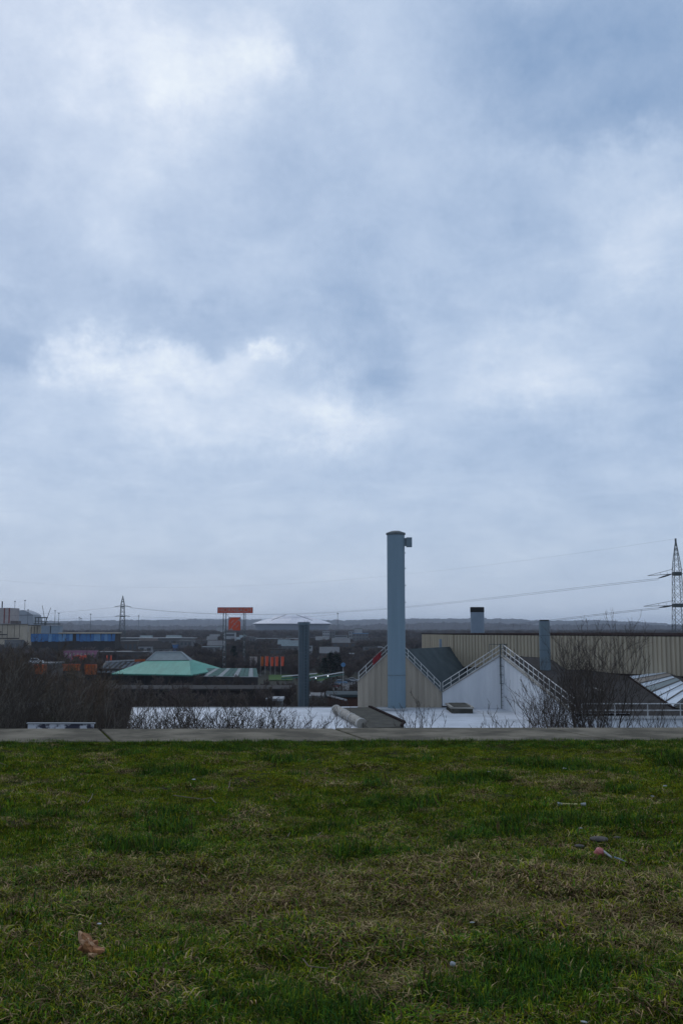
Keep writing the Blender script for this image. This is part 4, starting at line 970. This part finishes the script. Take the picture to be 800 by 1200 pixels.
SCRUB = [make_meshes('scrub', M['bark_far'], seed=s, height=5.0, stems=5, spread=.30, nb=12, nt=6, r0=.07, twig_r=.021, updraft=.7, depth=3, start=.05) for s in (61, 62, 63, 64)]
def plant(name, label, cat, meshes, x, y, z, s, rz, group=None, sz=None):
    t = thing(name, label, cat, (x, y, z), group); t.scale = (s, s, sz or s); t.rotation_euler.z = rz
    for nm, me in zip(('trunk', 'crown'), meshes):
        o = D.objects.new(nm, me); C.objects.link(o); o.parent = t
    return t
random.seed(5)
def put(kind, px, ytop, Y, name, label, cat, meshes, hnat, group=None, wide=1.0):
    z0 = gz(Y)+.1; h = Z(ytop, Y)-z0; s = h/hnat
    return plant(name, label, cat, meshes, X(px,Y), Y, z0, s*wide, random.uniform(0, 6.28), group, s)
# right-hand shrubs
for i, (px, yt, Y, k, wd, lab) in enumerate(((662, 716, 34, 0, 1.0, 'tall bare many-stemmed shrub in front of the open flue'), (694, 711, 36, 1, .95, 'tallest bare shrub against the beige upper hall'), (646, 758, 33, 2, .8, 'lower bare shrub at the foot of the long white slope'))):
    put(0, px, yt, Y, 'bare_shrub', lab, 'shrub', NEAR[k], 5.4, None, wd)
sap = [(486, 806, 27, 'slim bare sapling left of the roof hatch'), (467, 818, 27, 'short bare sapling in front of the chimney foot'), (500, 822, 28, 'thin low sapling on the pale roof line'), (611, 792, 28, 'bare sapling in front of the white gable'), (627, 806, 29, 'small forked sapling before the long slope'), (596, 816, 27, 'low sapling under the caged ladder'), (770, 812, 29, 'small sapling before the parapet at far right'), (792, 806, 28, 'small sapling at the right edge'), (748, 800, 30, 'thin sapling before the brown roof'), (575, 826, 26, 'tiny sapling right of the roof hatch'), (430, 829, 26, 'tiny sapling in front of the brown roof'), (516, 834, 26, 'tiny twig sapling near the white gable foot')]
for i, (px, yt, Y, lab) in enumerate(sap): put(0, px, yt, Y, 'sapling', lab, 'sapling', SAP[i % 3], 3.2)
ORD = 'first second third fourth fifth sixth seventh eighth ninth tenth eleventh twelfth thirteenth fourteenth fifteenth sixteenth seventeenth eighteenth nineteenth twentieth twenty-first twenty-second twenty-third twenty-fourth'.split()
# shrubs across the pale roof, left half
for i in range(24):
    px = 166 + i*8.6 + random.uniform(-4, 4); yt = random.uniform(800, 826) + (8 if px > 320 else 0); Y = random.uniform(26, 50)
    put(0, px, yt, Y, 'bare_bush', f'{ORD[i]} leafless bush from the left in the row before the pale roof', 'bush', BUSH[i % 3], 3.0, 'leafless bushes before the pale roof', random.uniform(.8, 1.1))
# dense trees at the left
for i in range(19):
    px = random.uniform(-45, 158); Y = random.uniform(42, 120)
    yt = random.uniform(738, 775) + max(0, px-50)*.32
    put(0, px, yt, Y, 'bare_tree', 'dark bare tree in the dense thicket at lower left', 'tree', TREE[i % 4], 8.0, 'bare trees of the left thicket', random.uniform(.9, 1.25))
for i in range(9):
    px = random.uniform(-20, 160); Y = random.uniform(36, 60); yt = random.uniform(805, 832)
    put(0, px, yt, Y, 'bare_bush', 'leafless bush at the foot of the left thicket', 'bush', BUSH[i % 3], 3.0, 'leafless bushes below the left thicket')
for px, yt, Y, k, lab in ((44, 748, 30, 1, 'bare tree with a pale slanting trunk at the left'), (10, 742, 32, 0, 'pale-stemmed open tree at the far left edge'), (92, 768, 31, 3, 'pale-stemmed open tree right of the white board')):
    LT = MB_trunk = make_meshes('light_tree', M['bark_pale'], seed=70+k, height=6.5, stems=3, spread=.38, nb=9, nt=4, r0=.085, twig_r=.008, updraft=.6, depth=3, start=.3)
    t = put(0, px, yt, Y, 'bare_tree', lab, 'tree', LT, 6.5); t.rotation_euler.x = .10
for i, (px, yt, Y, lab) in enumerate(((12, 752, 34, 'open many-stemmed shrub at the far left edge'), (48, 764, 31, 'open many-stemmed shrub above the white board'), (84, 776, 33, 'open shrub right of the white board'), (30, 770, 30, 'forked shrub before the orange skip'), (118, 790, 36, 'low open shrub before the striped roofs'), (146, 800, 34, 'low open shrub at the corner of the pale roof'))):
    put(0, px, yt, Y, 'bare_shrub', lab, 'shrub', NEAR[i % 3], 5.4, None, .8)
# trees of the middle distance
def far_put(i, px, Y, h, lab, grp, ms=FAR, hn=8.0, wf=1.0):
    plant('bare_tree', lab, 'tree', ms[i % 4], X(px,Y), Y, gz(Y)-.1, h/hn*random.uniform(.9,1.3)*wf, random.uniform(0,6.28), grp, h/hn)
for i in range(85): far_put(i, random.uniform(95, 412), random.uniform(130, 215), random.choice([3, 3.6, 4.2, 5, 6.5])*random.uniform(.85,1.15), 'scrubby bare tree on the rough ground before the goods shed', 'scrub trees before the goods shed', SCRUB, 5.0)
for i in range(65): far_put(i, random.uniform(90, 415), random.uniform(236, 318), random.uniform(3.2, 6.4), 'bare tree in the dark belt between goods shed and pavilion', 'bare trees of the dark belt')
for i in range(60): far_put(i, random.choice([random.uniform(0, 135), random.uniform(225, 425), random.uniform(225, 425)]), random.uniform(370, 520), random.uniform(5.5, 9), 'bare tree behind the pavilion and the flags', 'bare trees behind the pavilion')
# dark conifers
def conifer(seed, h):
    rnd = random.Random(seed); m = MB()
    for k in range(520):
        t = rnd.random()**.8; r = (1-t)*h*.30*rnd.uniform(.55, 1)+.2; a = rnd.uniform(0, 6.28); p = Vector((r*math.cos(a), r*math.sin(a), h*(.08+.92*t)))
        d = Vector((math.cos(a), math.sin(a), rnd.uniform(-.3,.4)))*h*.09; s = Vector((-math.sin(a), math.cos(a), 0))*h*.035
        m.add([p-d*.6-s, p-d*.6+s, p+d+s*.3, p+d-s*.3+Vector((0,0,.1))], [(0,1,2,3)])
    return m
cm = conifer(3, 10).mesh('needles', M['needle']); tmh = MB().tube([(0,0,-.3),(0,0,9)], [.22,.05], 7).mesh('trunk', M['bark'])
for i, (px, yt, Y, wd, lab) in enumerate(((387, 765, 400, 1.1, 'broad dark conifer right of the dark chimney'), (395, 767, 405, 1.2, 'dark conifer, right one of the close pair'), (380, 771, 395, .9, 'smaller dark conifer left of the broad one'), (275, 757, 520, 1.0, 'dark conifer below the sign'))):
    z0 = gz(Y); s = (Z(yt,Y)-z0)/10; t = plant('conifer', lab, 'conifer', (tmh, cm), X(px,Y), Y, z0, s*wd, i*1.3, None, s)
# geometry-node scatter of one kind of mass
def scatter(name, label, pts, idx, rot, scl, objs, parent=None):
    me = D.meshes.new(name); me.from_pydata(pts, [], []); n = len(pts)
    for nm, typ, dat, key in (('idx','INT',idx,'value'), ('rot','FLOAT_VECTOR',np.asarray(rot).ravel(),'vector'), ('scl','FLOAT_VECTOR',np.asarray(scl).ravel(),'vector')):
        a = me.attributes.new(nm, typ, 'POINT'); a.data.foreach_set(key, np.asarray(dat).ravel())
    o = D.objects.new(name, me); C.objects.link(o)
    col = D.collections.new(name+'_source')
    for k, q in enumerate(objs): q.name = f'{name}_piece_{k:02d}'; col.objects.link(q)
    g = D.node_groups.new(name, 'GeometryNodeTree'); g.interface.new_socket('Geometry', in_out='INPUT', socket_type='NodeSocketGeometry'); g.interface.new_socket('Geometry', in_out='OUTPUT', socket_type='NodeSocketGeometry')
    gi, go = g.nodes.new('NodeGroupInput'), g.nodes.new('NodeGroupOutput')
    ip = g.nodes.new('GeometryNodeInstanceOnPoints'); ci = g.nodes.new('GeometryNodeCollectionInfo'); ci.inputs[0].default_value = col; ci.inputs[1].default_value = True; ci.inputs[2].default_value = True
    m2p = g.nodes.new('GeometryNodeMeshToPoints')
    def na(nm, typ):
        q = g.nodes.new('GeometryNodeInputNamedAttribute'); q.data_type = typ; q.inputs[0].default_value = nm; return q.outputs[0]
    lk = g.links.new
    lk(gi.outputs[0], m2p.inputs[0]); lk(m2p.outputs[0], ip.inputs['Points']); lk(ci.outputs[0], ip.inputs['Instance']); ip.inputs['Pick Instance'].default_value = True
    lk(na('idx','INT'), ip.inputs['Instance Index']); lk(na('rot','FLOAT_VECTOR'), ip.inputs['Rotation']); lk(na('scl','FLOAT_VECTOR'), ip.inputs['Scale']); lk(ip.outputs[0], go.inputs[0])
    md = o.modifiers.new('scatter', 'NODES'); md.node_group = g
    return tag(o, label, kind='stuff')
fobj = []
for tr, cr in FAR:
    q = D.objects.new('x', cr); fobj.append(q)
random.seed(9); pts = []; idx = []; rot = []; scl = []
def wood(n, pxr, yr, hr):
    for k in range(n):
        Y = yr[0]*(yr[1]/yr[0])**random.random(); px = random.uniform(*pxr); h = random.uniform(*hr)/8.2
        pts.append((X(px,Y), Y, gz(Y)-.5)); idx.append(random.randrange(4)); rot.append((0,0,random.uniform(0,6.28))); scl.append((h*1.5, h*1.5, h))
wood(70, (30, 142), (590, 690), (5, 8)); wood(380, (-20, 450), (430, 800), (5.5, 9)); wood(1500, (-150, 560), (790, 1400), (6.5, 11)); wood(3000, (-200, 900), (1400, 2900), (10, 17)); wood(1500, (-300, 1100), (2900, 3600), (12, 16))
wood(700, (800, 1200), (300, 1200), (6, 11)); wood(500, (-300, -20), (150, 800), (5, 10)); wood(500, (430, 900), (150, 800), (5, 9))
scatter('far_woodland', 'brown bare woodland filling the plain below the hills', pts, idx, rot, scl, fobj)

# ------------------------------------------------------------------ grass
def mk(name, c1, c2, rnd=.42): return mat(name, c1, c2, 9, .85, .04, rnd=rnd)
GR = [mk('grass_green', (.106, .180, .011), (.062, .112, .009)), mk('grass_olive', (.222, .226, .010), (.132, .136, .009)),
      mk('grass_straw', (.410, .300, .150), (.170, .115, .054)), mk('grass_deep', (.044, .100, .018), (.026, .062, .012)), mk('grass_brown', (.115, .068, .034), (.060, .038, .022))]
def tuft(seed, n, h, spread, flat, weights, wbl=.0022):
    r = random.Random(seed); m = MB()
    for k in range(n):
        a = r.uniform(0, 6.28); rr = spread*math.sqrt(r.random()); p = Vector((rr*math.cos(a), rr*math.sin(a), -.004))
        b = r.uniform(0, 6.28); L_ = h*r.uniform(.45, 1.15); d = Vector((math.cos(b), math.sin(b), 0)); ft = min(.97, max(.1, r.gauss(flat, .2)))
        s = Vector((-d.y, d.x, 0))*wbl*r.uniform(.7, 1.4)
        mi = r.choices(range(5), weights)[0]
        if mi == 2: ft = min(.97, ft+.15)
        q1 = p + d*L_*.45*ft + Vector((0,0,L_*.55*(1-ft*.6))); q2 = p + d*L_*(.55+.45*ft)*ft*1.1 + Vector((0,0,L_*(1-ft)*.95 + L_*.08*r.random()))
        m.add([p-s, p+s, q1+s*.8, q1-s*.8, q2], [(0,1,2,3), (3,2,4)], mi)
    return D.objects.new('x', m.mesh('tuft', GR))
KIND = [(60, .050, .070, .55, (6,3,.7,2,.3)),    # green
        (60, .030, .075, .60, (3,7,.8,1,.6)),    # short mossy olive
        (60, .085, .080, .86, (1,2,4.4,1,2.6)),   # matted straw
        (70, .085, .075, .60, (4,1,.5,6,.3)),    # lush dark green
        (55, .080, .080, .78, (3,2.6,1.7,2.4,1.6))]  # mixed
tobj = []
for k, (n, h, sp, fl_, wt) in enumerate(KIND):
    for j in range(5): tobj.append(tuft(100+k*10+j, n, h, sp, fl_, wt))
straw_spots = [PZ(px, py, -1.6) for px, py in ((480, 1045), (420, 1040), (640, 1045), (380, 1060), (560, 1055), (480, 1150), (500, 1130), (60, 1175), (80, 1045), (740, 1045), (430, 920), (640, 915), (700, 1060))]
ssz = [.85, .7, .8, .6, .6, .28, .25, .3, .5, .7, .5, .8, .5]
dark_spots = [PZ(px, py, -1.6) for px, py in ((655, 893), (520, 918), (330, 890), (20, 930), (740, 1110), (350, 1150), (420, 1000), (180, 1000), (700, 900), (500, 915), (440, 940), (200, 905), (60, 960), (570, 910), (130, 1130), (770, 1080), (530, 1165), (250, 875), (600, 1150), (660, 965))]
rs = np.random.RandomState(4)
pts = []; idx = []; rot = []; scl = []
def fb(x, y, s, sd): return vn(x, y, s, sd) + .5*vn(x, y, s*2.1, sd+1) + .25*vn(x, y, s*4.3, sd+2)
def add_tuft(x, y):
    d = math.hypot(x, y)
    st = fb(x, y, .8, 20)*.62 + fb(x*.6, y*2, 1.7, 40)*.6 + fb(x, y, 4.5, 43)*.35 - (.15 if y > 8.5 else 0)
    for p, s in zip(straw_spots, ssz):
        q = math.hypot((x-p.x)/1.6, (y-p.y)); st += .72*math.exp(-(q/s)**2)
    dk = fb(x, y, 1.1, 30)
    for p in dark_spots: dk += .7*math.exp(-(math.hypot((x-p.x)/1.8, y-p.y)/.3)**2)
    near = 1 if y < 8.6 else 0 if y > 9.8 else (9.8-y)/1.2
    u = rs.rand()
    bare = fb(x, y*1.4, 1.9, 60)
    if bare > .40 and u < .35+.9*(bare-.40)*2: return
    if bare > .26 and u > .55: brown = True
    else: brown = False
    if st + .95*(u-.5) > .86: k = 2
    elif dk + .5*(u-.5) > .68: k = 3
    elif near > u*.9 : k = 4 if st + .9*(rs.rand()-.5) > .12 else (0 if u < .8 else 1)
    else: k = 1 if u < .6 or vn(x, y, .8, 50) > 0 else 0
    if brown: k = 2 if rs.rand() < .5 else 4
    sc_ = rs.uniform(.6, 1.3)*(1.0 + .45*fb(x, y, 1.6, 70) + .35*max(0, vn(x, y, 3.6, 71)))
    if k == 3: sc_ *= 1.20 if y > 7 else .92
    if y > 13.6: sc_ *= .8 ; k = 3 if u < .4 else k
    sz_ = sc_*rs.uniform(.7, 1.2)
    pts.append((x, y, -1.622+lump(x, y)*max(.15, min(1, (gfront(x)-y)/.5)))); idx.append(k*5+rs.randint(5))
    rot.append((rs.normal(0, .12), rs.normal(0, .12), rs.uniform(0, 6.28))); scl.append((sc_, sc_, max(.35, sz_)))
NT = 82000; k = 0
while k < NT:
    y = 2.6 + (gfront(0)-2.6)*rs.rand()**.85; half = .36*y+5.0 if rs.rand() < .62 else .36*y+.3
    x = rs.uniform(-half, half)
    if y > gfront(x)-.02: continue
    k += 1; add_tuft(x, y)
for xj0, xj1 in zip(fr, bk):          # weeds in the slab joints and along the slab edge
    for q in range(26):
        t_ = rs.rand(); x = xj0+(xj1-xj0)*t_; y = gfront(x)+(yb(x)-gfront(x))*t_
        if fb(x, y, 2, 77) > -.1 or abs(xj0+3.18) < .1:
            pts.append((x+rs.normal(0,.012), y, -1.62)); idx.append(rs.choice([5,6,7,0,1])); rot.append((0,0,rs.uniform(0,6.28))); scl.append((.45,.45,rs.uniform(.6,1.1)))
for q in range(2600):
    x = rs.uniform(-10.5, 10.5); y = gfront(x)+rs.uniform(-.12, .03)+.20*max(-.25, fb(x, 0, 1.1, 88))
    pts.append((x, y, -1.61)); idx.append(rs.choice([0,1,2,15,16,17,20,21])); rot.append((0,0,rs.uniform(0,6.28))); s = rs.uniform(.6,1.0)*(1+.5*vn(x,0,1.1,90)); scl.append((s,s,s*1.1))
scatter('grass', 'rough winter grass with straw and moss patches', pts, idx, rot, scl, tobj)

# ------------------------------------------------------------------ small things lying in the grass
def gnd(px, py): 
    p = PZ(px, py, -1.6); return Vector((p.x, p.y, -1.62+lump(p.x, p.y)))
p = gnd(106, 1122); t = thing('wood_chunk', 'splintered orange-brown chunk of wood in the grass at lower left', 'wood', p)
rw = random.Random(8)
for k in range(13):
    ax_ = Vector((.62, -.62, -.42)); c_ = ax_*((k/12)-.5)*.125 + Vector((rw.uniform(-.012,.012), rw.uniform(-.012,.012), .062+rw.uniform(-.008,.014)))
    d = Vector((rw.uniform(-.5,.9), rw.uniform(-.6,.2), rw.uniform(-.8,.5))).normalized(); ln = rw.uniform(.030,.060)
    w_ = rw.uniform(.011,.024); h_ = rw.uniform(.008,.018); u = d.cross(Vector((0,0,1))).normalized(); v = u.cross(d)
    vs = []
    for f, sc2 in ((-1,.45),(-.4,1),(.2,1.1),(.7,.8),(1.1,.15)):
        for aa, bb in ((1,1),(-1,1),(-1,-1),(1,-1)):
            vs.append(p + c_ + d*ln*f + u*aa*w_*sc2*rw.uniform(.6,1.3) + v*bb*h_*sc2*rw.uniform(.6,1.3))
    fs = [(0,1,2,3),(19,18,17,16)] + [(4*i+j, 4*i+(j+1) % 4, 4*i+4+(j+1) % 4, 4*i+4+j) for i in range(4) for j in range(4)]
    MB().add(vs, fs).build('splinter', M['wood'] if k % 3 else M['wood_pale'], t)
p = gnd(700, 1003); t = thing('plastic_cup', 'small faded pink plastic cup lying on the grass', 'cup', p)
m = MB(); ax = Vector((.25,-.5,.85)).normalized()
q = p+Vector((0,0,.012)); m.tube([q, q+ax*.012, q+ax*.05, q+ax*.062], [.034,.036,.030,.016], 16); m.build('shell', M['pink'], t, False)
m = MB(); m.tube([q-ax*.004, q-ax*.001], .027, 14); m.build('mouth', M['dark'], t)
a, b = gnd(707, 1004)+Vector((0,0,.04)), gnd(716, 1009)+Vector((0,0,.035)); c_ = gnd(733, 1011)+Vector((0,0,.03))
tag(MB().tube([a, b], [.008,.006], 6).build('white_stub', M['litter']), 'short white stub touching the pink cup', 'litter')
tag(MB().tube([b+Vector((.02,0,0)), b.lerp(c_,.5)+Vector((0,0,.006)), c_], [.005,.005,.003], 6).build('grey_stick', M['steel_flue']), 'thin grey stick right of the pink cup', 'stick')
a, b = gnd(653, 947)+Vector((0,0,.045)), gnd(686, 948)+Vector((0,0,.045)); t = thing('broken_wand', 'pale broken stick with a yellow middle on the grass', 'stick', a)
d = b-a
MB().tube([a, a+d*.16], [.02,.011], 7).build('end_knob', M['litter'], t); MB().tube([a+d*.17, a+d*.70], [.011,.009], 7).build('shaft', M['yellow'], t); MB().tube([a+d*.82, b], [.010,.016], 7).build('end_knob', M['litter'], t)
bits = [(572.5, 909, 'white scrap beside the dark tuft left of centre right'), (620, 887, 'white scrap near the slabs'), (661, 901, 'pale scrap right of the dark tuft'), (778.5, 927, 'bright pale scrap near the right edge'), (764, 934, 'small pale scrap left of the bright one'), (680, 977.5, 'pale blue-white scrap above the pink cup'), (227, 921, 'tiny white scrap in the far left grass'), (553, 1089, 'pale pebble-like scrap in the lower grass'), (530, 1138, 'round white pebble beside the straw patch'), (117, 1084, 'crumpled silvery foil above the wood chunk'), (684, 1200-3, 'white scrap at the bottom edge'), (772, 963, 'grey flake near the right edge')]
for i, (px, py, lab) in enumerate(bits):
    p = gnd(px, py)+Vector((0,0,.045)); rr = random.Random(i*3+1); s = .0021*p.y*rr.uniform(.55,.9) if py < 1000 else .011
    if py == 1138: s = .014
    import bmesh
    bm = bmesh.new(); bmesh.ops.create_icosphere(bm, subdivisions=2, radius=s)
    rot_ = Matrix.Rotation(rr.uniform(-.5,.5), 4, 'Z')
    for v in bm.verts:
        f = 1+.35*mnoise.noise(v.co*60/max(.3, s*60)+Vector((i*3,0,0)))
        flat_ = .35 if px != 530 else .9
        v.co = rot_ @ Vector((v.co.x*f*(1.3 if px != 530 else 1), v.co.y*f*.9, v.co.z*f*flat_))
    me = D.meshes.new('scrap'); bm.to_mesh(me); bm.free(); me.materials.append(M['litter'] if px not in (772,) else M['stone'])
    o = D.objects.new('scrap' if px != 530 else 'pebble', me); C.objects.link(o); o.location = p; tag(o, lab, 'litter' if px != 530 else 'pebble', 'bits of litter in the grass' if px != 530 else None)
for i, (px, py, s, lab) in enumerate(((701, 984, .055, 'flat brownish stone behind the pink cup'), (678, 988, .032, 'small flat stone left of the larger one'), (722, 981, .026, 'small grey stone right of the larger one'))):
    p = gnd(px, py)+Vector((0,0,.022)); bm = bmesh.new(); bmesh.ops.create_icosphere(bm, subdivisions=3, radius=s)
    for v in bm.verts: f = 1+.3*mnoise.noise(v.co*14+Vector((i*5,1,0))); v.co = Vector((v.co.x*f*1.2, v.co.y*f*.8, v.co.z*f*.38))
    me = D.meshes.new('stone'); bm.to_mesh(me); bm.free(); me.materials.append(M['stone']); o = D.objects.new('stone', me); C.objects.link(o); o.location = p; tag(o, lab, 'stone')
twg = [([(103,945),(107,938),(109,929)], .05, 'upright pale dry stalk in the left grass'), ([(203,936),(222,938),(236,938)], .03, 'dark dry stick lying in the left grass'), ([(236,940),(247,938),(253,945)], .04, 'short bent stick beside the dark one'), ([(355,1121),(362,1129),(384,1133)], .035, 'bent twig lying at lower middle'), ([(487,978),(490,974)], .04, 'pale short stalk in the middle grass'), ([(372,978),(376,971)], .04, 'thin pale stalk left of the middle'), ([(337,977),(340,969)], .04, 'thin stalk before the straw patch'), ([(0,898),(10,900)], .03, 'short stick at the left edge'), ([(268,926),(270,918)], .04, 'thin upright stalk in the left middle grass')]
for pl_, hh, lab in twg:
    q = [gnd(*z)+Vector((0,0,hh)) for z in pl_]; r = .0045 if pl_[0][1] < 1000 else .0035
    tag(MB().tube(q, [r]*(len(q)-1)+[r*.6], 5).build('dry_stick', M['twig']), lab, 'stick')

# ------------------------------------------------------------------ air
hz = D.materials.new('haze'); hz.use_nodes = True; hn = hz.node_tree; hn.nodes.clear()
ho = hn.nodes.new('ShaderNodeOutputMaterial'); pv = hn.nodes.new('ShaderNodeVolumePrincipled'); hn.links.new(pv.outputs[0], ho.inputs['Volume'])
pv.inputs['Color'].default_value = (.80, .88, 1, 1); pv.inputs['Density'].default_value = 8e-5; pv.inputs['Anisotropy'].default_value = 0.0
o = MB().box((-8000, -500, -24), (8000, 11800, 95)).build('haze', hz); tag(o, 'thin pale blue air over the plain', kind='stuff')
